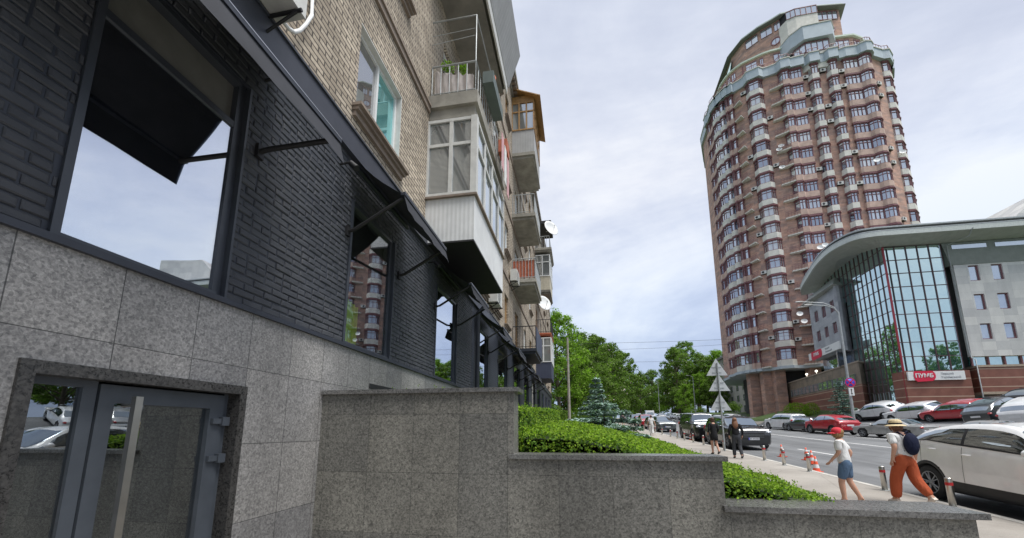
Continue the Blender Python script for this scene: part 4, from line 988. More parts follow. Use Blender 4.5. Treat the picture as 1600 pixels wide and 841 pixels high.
# dark ribbon below wing, podium
b=MB(); b.seg(lerp(WBk,WA,.0),(31.95,51.3),-.9,-.8,7.6,9.5); b.seg((31.95,51.3),(33.6,52.6),-.9,-.8,7.6,9.5); kp(b,'ribbon_window',M_tglass)
PA=(31.33,48.4); PE_=(36.6,83.0)
b=MB(); b.prism([PA,(32.6,49.7),(34.6,52),(40,83),PE_],.4,5.1); kp(b,'podium_base',M_strip)
b=MB(); b.prism([(PA[0]+.02,PA[1]+.06),(32.55,49.7),(34.5,52),(40,83),(PE_[0],PE_[1]-.2)],5.1,7.55); kp(b,'podium_wall',M_tan)
b=MB(); b.prism([(PA[0]-.08,PA[1]-.1),(32.7,49.6),(34.7,52),(40,83.1),(PE_[0]-.1,PE_[1]+.1)],7.55,7.72); kp(b,'podium_coping',plain('podium coping',(.30,.24,.19),.7))
dz_=(PE_[0]-PA[0],PE_[1]-PA[1])
b=MB(); A,B=lerp(PA,PE_,.60),lerp(PA,PE_,.03); b.seg(A,B,.0,.03,5.35,6.35); o=kp(b,'podium_window',M_tglass); b=MB()
for i in range(15): t=i/14; b.seg(lerp(A,B,max(0,t-.003)),lerp(A,B,min(1,t+.003)),.031,.08,5.35,6.35)
b.build('window_bars',M_tsof,o)
b=MB(); b.seg(lerp(PA,PE_,.70),lerp(PA,PE_,.66),.0,.04,1.6,4.2); kp(b,'podium_doorway',M_blk)
# stair with rail and globe lamps at the far end of the podium
b=MB(); 
for i in range(12):
    y=74+i*.9; x=PA[0]+(y-PA[1])/(PE_[1]-PA[1])*dz_[0]; b.box(x-3.2,x+.5,y,y+.92,.5,2.2+.42*(12-i)/1.0*.0+ (.42*(12-i)))
kp(b,'entrance_stair',M_tan)
b=MB()
for s_ in (-3.2,-1.6,0):
    pts=[]
    for i in (0,4,8,12): y=74+i*.9; x=PA[0]+(y-PA[1])/(PE_[1]-PA[1])*dz_[0]; z=3.2+.42*(12-i); pts.append((x+s_,y,z)); b.tube([(x+s_,y,z-1.1),(x+s_,y,z)],.04,5)
    b.tube(pts,.05,5)
kp(b,'stair_railing',M_steel)
for i in range(9):
    y=73.5+i*1.25; x=PA[0]+(y-PA[1])/(PE_[1]-PA[1])*dz_[0]; g=MB(); g.ell((x-1.6-(i%2)*1.6,y,3.6+.34*(12-i*1.3)),(.19,.19,.19)); g.tube([(x-1.6-(i%2)*1.6,y,2+.34*(12-i*1.3)),(x-1.6-(i%2)*1.6,y,3.6+.34*(12-i*1.3))],.03,5); kp(g,'globe_lamp',M_globe)
for t in (.30,.42,.52):
    p=lerp(PA,PE_,t); g=MB(); g.ell((p[0]+1.5,p[1],8.6),(.17,.17,.17)); g.tube([(p[0]+1.5,p[1],7.7),(p[0]+1.5,p[1],8.5)],.03,5); kp(g,'globe_lamp',M_globe)
# signs
def text(s_,size,mat,par,loc,rot,name,ext=.02,align='LEFT',sx=1,bold=0):
    cu=bpy.data.curves.new(name,'FONT'); cu.body=s_; cu.size=size; cu.extrude=ext; cu.align_x=align; cu.align_y='CENTER'; cu.offset=bold
    t=bpy.data.objects.new(name,cu); COL.objects.link(t); bpy.context.view_layer.update()
    me=bpy.data.meshes.new_from_object(t.evaluated_get(bpy.context.evaluated_depsgraph_get())); bpy.data.objects.remove(t)
    me.materials.clear(); me.materials.append(mat); boxuv(me); o=bpy.data.objects.new(name,me); COL.objects.link(o); o.parent=par; o.location=loc; o.rotation_euler=rot; o.scale=(sx,1,1); return o
def sign(loc,rz,wd,ht,lab):
    t=thing('bank_sign',lab,'sign',loc,rz)
    b=MB(); b.box(0,wd,-.16,0,0,ht); b.build('panel',M_wht,t)
    b=MB(); w0,w1=wd*.12,wd*.46; h2=ht/2; pts=[(w0,ht+.04),(w1-h2*.5,ht+.04)]+[(w1-h2*.5+h2*.75*math.sin(a),h2+(h2+.04)*math.cos(a)) for a in [PI*k/8 for k in range(1,8)]]+[(w1-h2*.5,-.10),(w0+h2*.3,-.16),(w0+h2*.1,-.04),(w0,-.04)]+[(w0-h2*.25*math.sin(PI*k/8),h2-(h2+.04)*math.cos(PI*k/8)) for k in range(1,8)]
    n=len(pts); b.add([(x,-.20,z) for x,z in pts]+[(x,-.161,z) for x,z in pts],[tuple(range(n))]+[(i,(i+1)%n,n+(i+1)%n,n+i) for i in range(n)]); b.build('red_badge',M_signred,t)
    text('ПУМБ',ht*.62,M_wht,t,((w0+w1)/2-.05,-.215,h2),(PI/2,0,0),'lettering',.012,'CENTER',1.0,.012)
    text('Перший',ht*.32,M_signgrey,t,(wd*.58,-.17,ht*.70),(PI/2,0,0),'lettering',.01,'LEFT',1.0)
    text('Український',ht*.32,M_signgrey,t,(wd*.58,-.17,ht*.30),(PI/2,0,0),'lettering',.01,'LEFT',1.0)
    return t
sign((34.55*KB,46.75*KB,5.15*KB),0,5.1*KB,.92*KB,'white and red bank sign on the striped base below the curtain wall corner')
an=math.atan2(WA[1]-WBk[1],WA[0]-WBk[0]); sign((WBk[0]-.35,WBk[1]+.6,9.6),an,8.8,.95,'white and red bank sign running along the grey wing above its dark windows')
b=MB(KB); b.tube([(41.5,44.9,21.0),(41.45,45.4,20.3),(40.5,46.8,20.0),(40.6,46.85,8.2),(40.7,46.8,7.4),(40.75,46.5,7.2),(40.75,46.5,.8)],.05,8); kp(b,'downpipe',M_galv)
b=MB(KB); b.add([(47.5,50,21.5),(62,50,21.5),(62,50,28.0),(54,50,27.6),(47.5,62,21.5),(62,62,21.5),(62,62,28.0),(54,62,27.6)],[(0,1,2,3),(4,7,6,5),(0,3,7,4),(3,2,6,7),(0,4,5,1),(1,5,6,2)]); kp(b,'rooftop_dormer',M_stone)
b=MB(KB); 
# ================================================================ VEGETATION
def gray(k): return (k,k,k)
def make_tree(name,label,h,r,leafm,seed,nleaf=8500,ls=.34,lobes=16,trunk_h=.13,blossom=False,squash=1.0,open_=.0):
    rg=random.Random(seed); t=thing(name,label,'tree')
    tb=MB(); th=h*trunk_h; top=Vector((rg.uniform(-.4,.4),rg.uniform(-.4,.4),h*.8))
    pts=[Vector((0,0,-.6)),Vector((0,0,.3)),Vector((rg.uniform(-.15,.15),rg.uniform(-.15,.15),th)),Vector((top.x*.5,top.y*.5,h*.55)),top]
    tb.tube(pts,[h*.026,h*.021,h*.016,h*.010,h*.003],9)
    L=[]
    for i in range(lobes):
        a=i*2.399+rg.uniform(-.3,.3); zf=(i+.5)/lobes; z=th*.9+(h-th*.9)*(.08+.86*zf)
        prof=math.sin(PI*min(1,max(0,(.12+zf*.86)))**.85); rad=r*(.35+.65*prof)*rg.uniform(.55,.80)*(1-.35*zf*zf)
        c=Vector((math.cos(a)*rad,math.sin(a)*rad,z)); lr=r*rg.uniform(.26,.46)*(1.1-.45*zf); L.append((c,lr))
        s_=pts[2].lerp(top,max(0,min(1,(z-th)/(h*.8-th)-.25))); mid=s_.lerp(c,.5)+Vector((0,0,-.3)); tb.tube([s_,mid,c],[h*.007,h*.0045,h*.0015],6)
        for q in range(3):
            d=Vector((rg.gauss(0,1),rg.gauss(0,1),rg.gauss(0,.8))).normalized(); tb.tube([mid.lerp(c,.5),c+d*lr*.8],[h*.003,h*.001],4,caps=False)
    L.append((Vector((top.x,top.y,h*.90)),r*.30)); 
    tb.build('trunk',M_bark,t)
    lb=MB()
    tot=sum(x[1]**2 for x in L)
    for c,lr in L:
        n=int(nleaf*lr*lr/tot); sub=[(Vector((rg.gauss(0,1),rg.gauss(0,1),rg.gauss(0,.8))).normalized(),rg.uniform(.22,.5)) for _ in range(11)]
        for _ in range(n):
            d,sr=rg.choice(sub); v=Vector((rg.gauss(0,1),rg.gauss(0,1),rg.gauss(0,1))).normalized()
            p=c+d*lr*(.62+open_)+v*lr*sr*rg.uniform(.6,1.08); p.z=c.z+(p.z-c.z)*.78*squash
            leaf(lb,p,ls*rg.uniform(.55,1.35),rg,1 if (blossom and rg.random()<.02) else 0,nrm=Vector((v.x,v.y,v.z+.6)),asp=.7)
    o=lb.build('crown',[leafm,M_blossom],t,recalc=False); return t
KIDS.clear()
def reg(t): KIDS[t.name]=[o for o in bpy.data.objects if o.parent==t]
TA=make_tree('broadleaf_tree','tall bright green maple just beyond the end of the brick building',17.5,6.2,M_leafA,1,17000,.30,26)
TB=make_tree('broadleaf_tree','dark chestnut tree with pale blossom behind the blue spruce',17.5,6.6,M_leafB,2,17000,.34,26,blossom=True)
TC=make_tree('broadleaf_tree','loose light green tree top with thin twigs above the dark chestnut',18,5.4,M_leafC,3,10000,.34,22,open_=.15)
for t in (TA,TB,TC): reg(t)
def put(t,x,y,dz=-.1): t.location=(x,y,gz(x,y)+dz)
put(TA,-2.6,55.5); put(TB,3.6,73); put(TC,5.6,93); TA.rotation_euler.z=.4
G='street trees at the end of the street'
more=[(TA,-7.5,64,1.0,2.0,'maple behind and left of the first bright maple',None),(TB,1.0,62,.72,1.1,'shorter dark chestnut standing under the bright maple',None),(TB,-5,50,.45,3,'small dark tree squeezed beside the end of the building',None),
 (TB,9.0,112,1.25,2.2,'chestnut overhanging the row of parked cars at the left kerb',None),(TA,3.5,100,1.25,4.0,'green tree behind the overhanging chestnut','r'),(TC,0,84,1.15,1.9,'light green tree between the dark chestnuts',None),
 (TB,17,150,1.55,.3,'dark tree farthest down the left kerb',None),(TA,9,140,1.6,5.0,'green tree in the second rank on the far left side',None)]
for i,(T,x,y,s_,rz,l,_) in enumerate(more):
    dup(T,(x,y,gz(x,y)-.1),rz,l,G,scale=s_)
rr=[(TB,35,142,1.4,1.0,'dark green tree right of the street below the thin lamp posts'),(TC,37,150,1.5,2.3,'pale topped tree on the right side of the street, tallest of its row'),(TB,43,138,1.15,.4,'dark tree beside the distant grey block'),(TA,54,160,1.35,.9,'bright tree rising over the roof of the distant grey block'),
 (TA,41,178,1.35,3.3,'green tree behind the right hand street lamps'),(TB,36,196,1.45,4.6,'dark tree right of the gap where the street ends'),(TC,50,172,1.5,5.1,'light tree in the second rank right of the street'),(TC,31,222,1.35,.2,'hazy tree standing in the gap at the end of the street'),(TB,40,232,1.5,2.0,'distant tree closing the street behind the white van'),(TA,22,205,1.5,3.9,'distant green tree left of the street gap'),
 (TB,41.5,126,.72,1.5,'low dark tree behind the triangular signs'),(TA,47,138,1.25,3.7,'bright tree left of the distant grey block with a rounded top'),(TC,43,160,1.7,1.7,'light green tree top rising behind the right hand row'),(TA,38.5,130,.75,2.7,'low green tree between the signs and the lamp posts'),(TA,33.5,128,.6,4.4,'small green tree at the verge below the taller of the distant lamps'),(TB,28,180,1.2,5.5,'dark tree low in the middle of the street gap')]
for T,x,y,s_,rz,l in rr: dup(T,(x,y,gz(x,y)-.2),rz,l,G,scale=s_)
# undergrowth below the left trees
SB=thing('bush','wide dark bush filling the gap between the building end and the lamp post','bush'); lb=MB(); rg2=random.Random(9)
for _ in range(26):
    c=Vector((rg2.uniform(-2.4,2.4),rg2.uniform(-1.5,1.5),rg2.uniform(.5,2.2)))
    for _ in range(170):
        v=Vector((rg2.gauss(0,1),rg2.gauss(0,1),rg2.gauss(0,1))).normalized(); leaf(lb,c+v*rg2.uniform(.5,.85),.24*rg2.uniform(.5,1.3),rg2,0,nrm=v)
lb.build('foliage',M_leafB,SB,recalc=False); b=MB(); b.tube([(0,0,-.2),(0,0,1.5)],.08,6); b.build('stem',M_bark,SB); reg(SB); SB.location=(-3.2,46.5,gz(-3,46))
for x,y,s_,l in ((1.2,50,.9,'bush right of the tall lamp post'),(-1,60,1.2,'large bush under the bright maple'),(3.0,66,1.1,'bush at the foot of the dark chestnut'),(4.0,82,1.2,'bush by the pavement in front of the parked red cars'),(5.0,100,1.3,'farthest bush along the left pavement'),(-5,52,1.3,'tall bush at the corner of the brick building'),(2.6,40,.45,'small bush at the end of the long hedge'),
   (34,120,1.0,'bush on the far right verge'),(40,112,1.1,'bush at the foot of the distant grey block'),(36,145,1.4,'wide bush under the right hand trees'),(27,190,1.6,'bush closing the far end of the street')):
    dup(SB,(x,y,gz(x,y)-.15),s_*3,l,'bushes under the trees',scale=s_)
# hedges
hr=random.Random(21)
def hedge(name,label,x0f,x1f,y0,y1,topf,botf,mats,k=60000,ls=.033):
    t=thing(name,label,'hedge',(0,0,0)); mb=MB(); core=MB(); y=y0
    ys=[y0]
    while ys[-1]<y1: ys.append(min(y1,ys[-1]+.5))
    n=6
    def H(x,y): return topf(x,y)+.06*noise.noise(Vector((x*1.6,y*1.6,1)))+.035*noise.noise(Vector((x*5,y*5,4)))-.02
    for i in range(len(ys)-1):
        a,b=ys[i],ys[i+1]
        for j in range(n):
            q=[(x0f(a)+(x1f(a)-x0f(a))*j/n,a),(x0f(a)+(x1f(a)-x0f(a))*(j+1)/n,a),(x0f(b)+(x1f(b)-x0f(b))*(j+1)/n,b),(x0f(b)+(x1f(b)-x0f(b))*j/n,b)]
            core.quad(*[(u,v,topf(u,v)-.09) for u,v in q])
        for f in (x0f,x1f):
            e=.06 if f is x0f else -.06
            core.quad((f(a)+e,a,topf(f(a),a)-.09),(f(b)+e,b,topf(f(b),b)-.09),(f(b)+e,b,botf(f(b),b)),(f(a)+e,a,botf(f(a),a)))
        d=math.hypot(a,2); dens=min(2700,k/d**2); size=ls*1.15*max(1,(d/5.5)**.8)
        wdt=x1f(a)-x0f(a)
        for _ in range(int(wdt*(b-a)*dens)):
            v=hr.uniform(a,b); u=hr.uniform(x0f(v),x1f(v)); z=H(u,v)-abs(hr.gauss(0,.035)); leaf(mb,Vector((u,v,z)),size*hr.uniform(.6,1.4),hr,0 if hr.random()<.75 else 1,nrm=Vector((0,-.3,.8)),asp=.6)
        for f,e in ((x1f,1),(x0f,-1)):
            hh=max(.05,topf(f(a),a)-botf(f(a),a))
            for _ in range(int(hh*(b-a)*dens)):
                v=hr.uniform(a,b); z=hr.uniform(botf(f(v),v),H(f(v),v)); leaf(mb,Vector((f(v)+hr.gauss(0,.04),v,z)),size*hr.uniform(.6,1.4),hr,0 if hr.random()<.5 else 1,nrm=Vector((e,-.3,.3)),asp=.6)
    hh=topf(x0f(y0)*.5+x1f(y0)*.5,y0)-botf(0,y0); w_=x1f(y0)-x0f(y0)
    for _ in range(int(w_*hh*2700)):
        u=hr.uniform(x0f(y0),x1f(y0)); z=hr.uniform(topf(u,y0)-hh,H(u,y0)); leaf(mb,Vector((u,y0+hr.gauss(0,.03),z)),ls*hr.uniform(.6,1.4),hr,0 if hr.random()<.5 else 1,nrm=Vector((0,-1,.3)),asp=.6)
    # sprigs standing up
    for _ in range(int(w_*70)):
        v=y0+abs(hr.gauss(0,3)); u=hr.uniform(x0f(v),x1f(v)); z=H(u,v)
        for q in range(5): leaf(mb,Vector((u+hr.gauss(0,.012),v+hr.gauss(0,.012),z+q*.018)),ls*.9,hr,0,nrm=Vector((0,-.5,.4)))
    core.build('inner_twigs',M_hedgeCore,t,recalc=False); mb.build('foliage',[M_hedge,M_hedged],t,recalc=False); return t  # core is a solid dark mass under the leaves, blocking the view through
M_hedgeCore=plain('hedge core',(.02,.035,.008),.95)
ft=lambda x,y: gz(x,y)+1.0+ (.70*(1-sstep(-.4,2.9,x)))*max(.45,min(1,(40-y)/30))
hedge('clipped_hedge','long bright green clipped hedge behind the middle and lowest steps of the granite wall',lambda y:-.66,lambda y:2.66,4.38,34,ft,lambda x,y:bed(x,y),None)
ut=lambda x,y: gz(x,y)+2.02
hedge('clipped_hedge','upper clipped hedge between the long hedge and the black shop wall',lambda y:-2.7,lambda y:-.80,5.2,17,ut,lambda x,y:bed(x,y),None)
hedge('clipped_hedge','small patch of green leaves peeping over the topmost coping by the brick wall',lambda y:-2.75,lambda y:-1.75,4.6,5.4,lambda x,y:.50,lambda x,y:-.2,None)
# blue spruces
def spruce(name,label,h,r,seed,n=7000,ls=.12,z0=.0):
    rg=random.Random(seed); t=thing(name,label,'spruce'); tb=MB(); tb.tube([(0,0,-.4),(0,0,h*.5),(0,0,h)],[h*.02,h*.013,.01],8); lb=MB()
    tiers=int(h*4.2)
    for i in range(tiers):
        f=i/tiers; z=z0+(h-z0)*f*.98; rad=r*(1-f)**.85*rg.uniform(.8,1.12)+.05; nb=max(4,int(9*(1-f)+4))
        for b_ in range(nb):
            a=rg.random()*6.28; L=rad*rg.uniform(.7,1.1); m=max(8,int(n/tiers/nb*(.4+1.2*(1-f))))
            tb.tube([(0,0,z),(math.cos(a)*L*.9,math.sin(a)*L*.9,z-L*.12)],[.018,.006],4,caps=False)
            for _ in range(m):
                u=rg.random()**.6; p=Vector((math.cos(a)*L*u,math.sin(a)*L*u,z-L*u*.14+.10*u*L)); w_=.22*L*(1.1-u)+.05
                p+=Vector((-math.sin(a),math.cos(a),0))*rg.gauss(0,w_*.55)+Vector((0,0,rg.gauss(0,.035)))
                leaf(lb,p,ls*rg.uniform(.6,1.4),rg,0,nrm=Vector((0,0,1.2)),asp=.4)
    tb.build('trunk',M_bark,t); lb.build('crown',M_spruce,t,recalc=False); return t
s1=spruce('blue_spruce','blue spruce with layered branches behind the long hedge',2.95,1.25,4,11000,.15); s1.location=(.85,17.5,bed(.85,17.5)-.1)
s2=spruce('blue_spruce','low spreading blue spruce with pale tips in front of the taller one',1.75,2.7,6,17000,.15); s2.location=(.9,13.6,bed(1.3,13.6)-.05)
s3=spruce('blue_spruce','dark blue spruce in front of the striped podium across the street',4.6,1.7,8,11000,.2); s3.location=(27.6,46,gz(27.6,46)-.1)
# grass bank, round bushes in front of the podium
mb=MB(); 
for i in range(10):
    for j in range(8):
        q=[(27.0+.6*u+sh(0),52+1.6*v*1.4) for u,v in ((i,j),(i+1,j),(i+1,j+1),(i,j+1))]; mb.quad(*[(x,y,gz(x,y)+.12*min(1,(x-27)/3)) for x,y in q])
tag(mb.build('lawn',M_grass,recalc=False),kind='structure')
b=MB(); rb_=random.Random(2)
for _ in range(2600):
    v=Vector((rb_.gauss(0,1),rb_.gauss(0,1),rb_.gauss(0,1))).normalized(); leaf(b,Vector((0,0,.9))+v*rb_.uniform(.85,1.12)*1.05,.12*rb_.uniform(.6,1.3),rb_,0,nrm=v)
rbush=thing('round_bush','clipped round yellow green bush on the lawn before the podium steps','bush',(29.0,57.5,gz(29,57.5)+.1)); b.build('foliage',M_hedge,rbush,recalc=False); reg(rbush); rbush.scale=(1.3,1.3,1)
dup(rbush,(30.3,56.5,gz(30.3,56.5)+.1),1,'second smaller round bush, right of the first on the lawn','round bushes',scale=.8)
# ================================================================ DISTANT BUILDING
db=thing('distant_block','grey five storey block with a low roof, far behind the triangular signs','building',(46,118,3))
b=MB(); b.box(45.5,62,112,131,0,22); o=b.build('wall',plain('grey brick far',(.36,.345,.31),.85,var=.15,scale=.6),db); o.location=(-46,-118,-3)
b=MB(); b.box(44.8,62.7,111.3,131.7,22,22.7); o=b.build('roof',M_tsof,db); o.location=(-46,-118,-3)
for k in range(6):
    for j in range(4):
        b=MB(); b.box(45.4,45.52,114+j*4.2,115.5+j*4.2,5+k*3,6.7+k*3); o=b.build('window',M_tglass,db); o.location=(-46,-118,-3)
    b=MB()
    for i in range(4): b.box(47+i*4,48.5+i*4,111.9,112.02,5+k*3,6.7+k*3)
    o=b.build('window_row',M_tglass,db); o.location=(-46,-118,-3)
# ================================================================ CARS
def cr(p0,p1,p2,p3,t): return .5*((2*p1)+(-p0+p2)*t+(2*p0-5*p1+4*p2-p3)*t*t+(-p0+3*p1-3*p2+p3)*t**3)
def interp(P,x):
    if x<=P[0][0]: return P[0][1]
    for a,b in zip(P,P[1:]):
        if x<=b[0]: return a[1]+(b[1]-a[1])*(x-a[0])/(b[0]-a[0])
    return P[-1][1]
def sinterp(P,x,w_=.014): return sum(interp(P,x+w_*k/3) for k in (-3,-2,-1,0,1,2,3))/7
KIND={
 'crossover':dict(L=4.3,W=1.82,H=1.60,prof=[(-.5,.58),(-.49,.66),(-.465,.715),(-.385,.86),(-.35,.91),(-.27,.955),(-.12,.995),(-.02,1.0),(.04,.985),(.09,.955),(.27,.70),(.30,.69),(.42,.655),(.475,.60),(.492,.50),(.5,.42)],belt=[(-.5,.64),(-.40,.735),(-.30,.75),(-.15,.715),(.1,.675),(.27,.655),(.5,.6)],ws=(.105,.266),rw=(-.462,-.39),sw=(-.385,-.12,-.105,.165),wb=(-.305,.305),wr=.345,clad=True),
 'suv':dict(L=4.95,W=1.98,H=1.78,prof=[(-.5,.60),(-.49,.70),(-.465,.93),(-.42,.975),(-.2,1.0),(0,1.0),(.08,.975),(.12,.94),(.235,.70),(.27,.685),(.42,.66),(.478,.62),(.495,.50),(.5,.38)],belt=[(-.5,.64),(.2,.63),(.5,.62)],ws=(.13,.235),rw=(-.488,-.468),sw=(-.44,-.14,-.12,.16),wb=(-.30,.31),wr=.38,clad=False),
 'boxy':dict(L=4.7,W=1.93,H=1.96,prof=[(-.5,.60),(-.495,.93),(-.47,.985),(-.2,1.0),(.1,.99),(.135,.965),(.185,.69),(.2,.675),(.46,.645),(.49,.62),(.497,.50),(.5,.38)],belt=[(-.5,.62),(.5,.61)],ws=(.14,.186),rw=(-.4965,-.4955),sw=(-.45,-.16,-.14,.12),wb=(-.30,.31),wr=.39,clad=True),
 'hatch':dict(L=4.25,W=1.77,H=1.47,prof=[(-.5,.55),(-.49,.66),(-.46,.74),(-.37,.955),(-.2,1.0),(-.02,1.0),(.06,.97),(.24,.68),(.28,.66),(.42,.60),(.48,.53),(.5,.40)],belt=[(-.5,.66),(-.1,.635),(.24,.62),(.5,.55)],ws=(.08,.238),rw=(-.468,-.385),sw=(-.38,-.11,-.095,.13),wb=(-.305,.31),wr=.32,clad=False),
 'sedan':dict(L=4.65,W=1.8,H=1.44,prof=[(-.5,.58),(-.49,.68),(-.46,.70),(-.36,.715),(-.33,.735),(-.19,.975),(-.08,1.0),(.0,.995),(.06,.965),(.22,.68),(.26,.665),(.42,.60),(.48,.53),(.5,.38)],belt=[(-.5,.64),(-.1,.64),(.22,.62),(.5,.55)],ws=(.075,.217),rw=(-.322,-.20),sw=(-.24,-.06,-.045,.12),wb=(-.295,.315),wr=.32,clad=False),
}
def car(kind,paintm,name,label,lod=1,tail=True,rack=False):
    K=KIND[kind]; L,Wd,H=K['L'],K['W'],K['H']; HW=Wd/2; R_=K['wr']
    t=thing(name,label,'car')
    def plan(x):
        a=abs(x); return HW*(1-.07*(a/.5)**3-(.16*((a-.44)/.06)**2 if a>.44 else 0))
    def sect(x):
        zt=sinterp(K['prof'],x)*H; zb=min(sinterp(K['belt'],x)*H,zt-.03); g=max(0,min(1,(zt-zb-.05)/.35)); w_=plan(x)
        zs=.22+.10*max(0,(abs(x)-.40)/.1); zs=min(zs,zb-.2)
        wb_=w_*.955; wr_=wb_-(zt-zb)*.40*g-(1-g)*.10*Wd; zr=zb+(zt-zb)*(.86*g+.45*(1-g))
        return [(0,zs),(w_*.80,zs),(w_*.965,zs+.05),(w_*1.0,zs+(zb-zs)*.38),(w_*.992,zs+(zb-zs)*.72),(wb_,zb),(wr_,zr),(wr_*.66,zt-.022*g-.012),(0,zt)]
    def P(x,u):
        s_=sect(x); i=min(7,int(u)); f=u-i; g=lambda k:s_[max(0,min(8,k))]
        if i in(5,) : y=g(5)[0]+(g(6)[0]-g(5)[0])*f; z=g(5)[1]+(g(6)[1]-g(5)[1])*f; y+=.02*math.sin(PI*f)
        else:
            y=cr(g(i-1)[0] if i else -g(1)[0],g(i)[0],g(i+1)[0],g(i+2)[0] if i<7 else -g(7)[0],f); z=cr(g(i-1)[1],g(i)[1],g(i+1)[1],g(i+2)[1] if i<7 else g(7)[1],f)
        return Vector((x*L,y,z))
    nx=64 if lod else 34; us=[0,1,1.5,2,2.33,2.66,3,3.33,3.66,4,4.3,4.6,4.8,5,5.25,5.5,5.75,6,6.25,6.5,6.75,7,7.5,8]
    xs=[]
    for i in range(nx+1):
        s_=i/nx; x=-.5+s_; xs.append(x)
    xs=sorted(set(xs+[-.495,-.485,.485,.495])); rows=[]
    V=[];F=[]
    for x in xs:
        r=[P(x,u) for u in us]; r=r+[Vector((p.x,-p.y,p.z)) for p in reversed(r[1:-1])]; rows.append(len(V)); V+=r
    m=len(r)
    for a,b in zip(rows,rows[1:]):
        for k in range(m): F.append((a+k,a+(k+1)%m,b+(k+1)%m,b+k))
    F.append(tuple(range(rows[0]+m-1,rows[0]-1,-1))); F.append(tuple(range(rows[-1],rows[-1]+m)))
    me=bpy.data.meshes.new('body'); me.from_pydata(V,[],F); me.materials.append(paintm); me.materials.append(M_trim)
    bm=bmesh.new(); bm.from_mesh(me); bmesh.ops.recalc_face_normals(bm,faces=bm.faces)
    for f in bm.faces:
        f.smooth=len(f.verts)<6
        c=f.calc_center_median()
        if K['clad'] and c.z<.22+.12*H: f.material_index=1
        elif c.z<.27: f.material_index=1
    bm.to_mesh(me); bm.free()
    body=bpy.data.objects.new('body',me); COL.objects.link(body)
    # wheel wells
    cb=MB()
    for wx in K['wb']:
        for s_ in (-1,1): cb.lathe([(0,-.35),(R_*1.14,-.35),(R_*1.14,.2),(0,.2)],(wx*L,s_*(HW-.02),R_),24,axis='y',smooth=False)
    cutr=cb.build('cutter',M_trim,recalc='weld'); md=body.modifiers.new('b','BOOLEAN'); md.object=cutr; md.solver='EXACT'; md.operation='DIFFERENCE'
    bpy.context.view_layer.update(); nm=bpy.data.meshes.new_from_object(body.evaluated_get(bpy.context.evaluated_depsgraph_get())); body.modifiers.clear(); body.data=nm; nm.name='body'; bpy.data.objects.remove(cutr); bpy.data.meshes.remove(me)
    body.parent=t
    for p in nm.polygons:
        p.use_smooth=len(p.vertices)<7 and abs(p.area)<.2
        c=p.center
        if any(abs(math.hypot(c.x-wx*L,c.z-R_)-R_*1.14)<.02 or (math.hypot(c.x-wx*L,c.z-R_)<R_*1.1 and abs(c.y)<HW-.2) for wx in K['wb']): p.material_index=1
    boxuv(nm)
    def patch(name,m_,x0,x1,u0,u1,nx_,nu,offv,sides=(1,-1),clampg=False,join=False,par=None):
        objs=[]
        mb=MB()
        for s_ in sides:
            vs=[]
            for i in range(nx_+1):
                x=x0+(x1-x0)*i/nx_; ub=u1
                if clampg:
                    zt=sinterp(K['prof'],x)*H; zb=min(sinterp(K['belt'],x)*H,zt-.03); ub=u0+(u1-u0)*max(.02,min(1,(zt-zb-.10)/.22))
                for j in range(nu+1):
                    p=P(x,u0+(ub-u0)*j/nu); vs.append((p.x+offv[0],(p.y+offv[1])*s_,p.z+offv[2]))
            mb.add(vs,[(i*(nu+1)+j,i*(nu+1)+j+1,(i+1)*(nu+1)+j+1,(i+1)*(nu+1)+j) for i in range(nx_) for j in range(nu)],0,True)
            if not join:
                mb.build(name,m_,par or t,recalc=False); mb=MB()
        if join: mb.build(name,m_,par or t,recalc=False)
    a,b,c,d=K['sw']
    patch('side_window',M_cglass,a,b,5.10,5.86,10,4,(0,.006,0),clampg=True); patch('side_window',M_cglass,c,d+.07,5.10,5.86,14,4,(0,.006,0),clampg=True)
    if lod: patch('window_trim',M_trim,a-.012,d+.085,5.03,5.10,24,1,(0,.008,0)); patch('door_pillar',M_trim,b,c,5.10,5.86,1,4,(0,.0065,0),clampg=True)
    patch('windscreen',M_cglass,K['ws'][0],K['ws'][1],6.08,8,10,8,(.006,0,.008),join=True)
    if kind=='boxy':
        g=MB(); g.box(-.5*L-.012,-.5*L+.02,-.72,.72,1.25,1.75); g.build('rear_window',M_cglass,t)
    else: patch('rear_window',M_cglass,K['rw'][0],K['rw'][1],6.12,8,8,8,(-.008,0,.006),join=True)
    sx=HW
    # lamps
    zl=H*.52 if kind!='sedan' else H*.5
    for s_ in (-1,1):
        g=MB(); g.ell((L*.476,s_*HW*.76,zl),(.11,.17,.055+.03*(kind=='boxy'))); g.build('headlight',M_head,t)
        g=MB(); hh=.16 if kind in('suv','boxy') else .075
        g.ell((-L*.482,s_*HW*.80,H*.57),(.085,.16,hh)); g.build('tail_light',M_tail,t)
    g=MB(); g.box(L*.485,L*.5+.012,-HW*.52,HW*.52,H*.36,H*.50); 
    for k in range(3): g.box(L*.5+.012,L*.5+.018,-HW*.5,HW*.5,H*(.38+.04*k),H*(.385+.04*k),1)
    g.build('grille',[M_trim,M_galv],t)
    g=MB(); g.box(L*.48,L*.5+.008,-HW*.66,HW*.66,.24,.36); g.build('lower_intake',M_trim,t)
    g=MB(); g.box(L*.5+.013,L*.5+.026,-.26,.26,H*.30,H*.30+.115); g.box(L*.5+.0265,L*.5+.028,-.26,-.215,H*.30,H*.30+.115,2)
    for k in range(7): g.box(L*.5+.0265,L*.5+.028,-.19+k*.062+(.02 if k>1 else 0),-.15+k*.062+(.02 if k>1 else 0),H*.30+.03,H*.30+.085,1)
    g.build('number_plate',[M_plate,M_trim,M_blue],t)
    g=MB(); g.box(-L*.5-.014,-L*.5-.0,-.26,.26,H*.44,H*.44+.115); g.build('number_plate',M_plate,t)
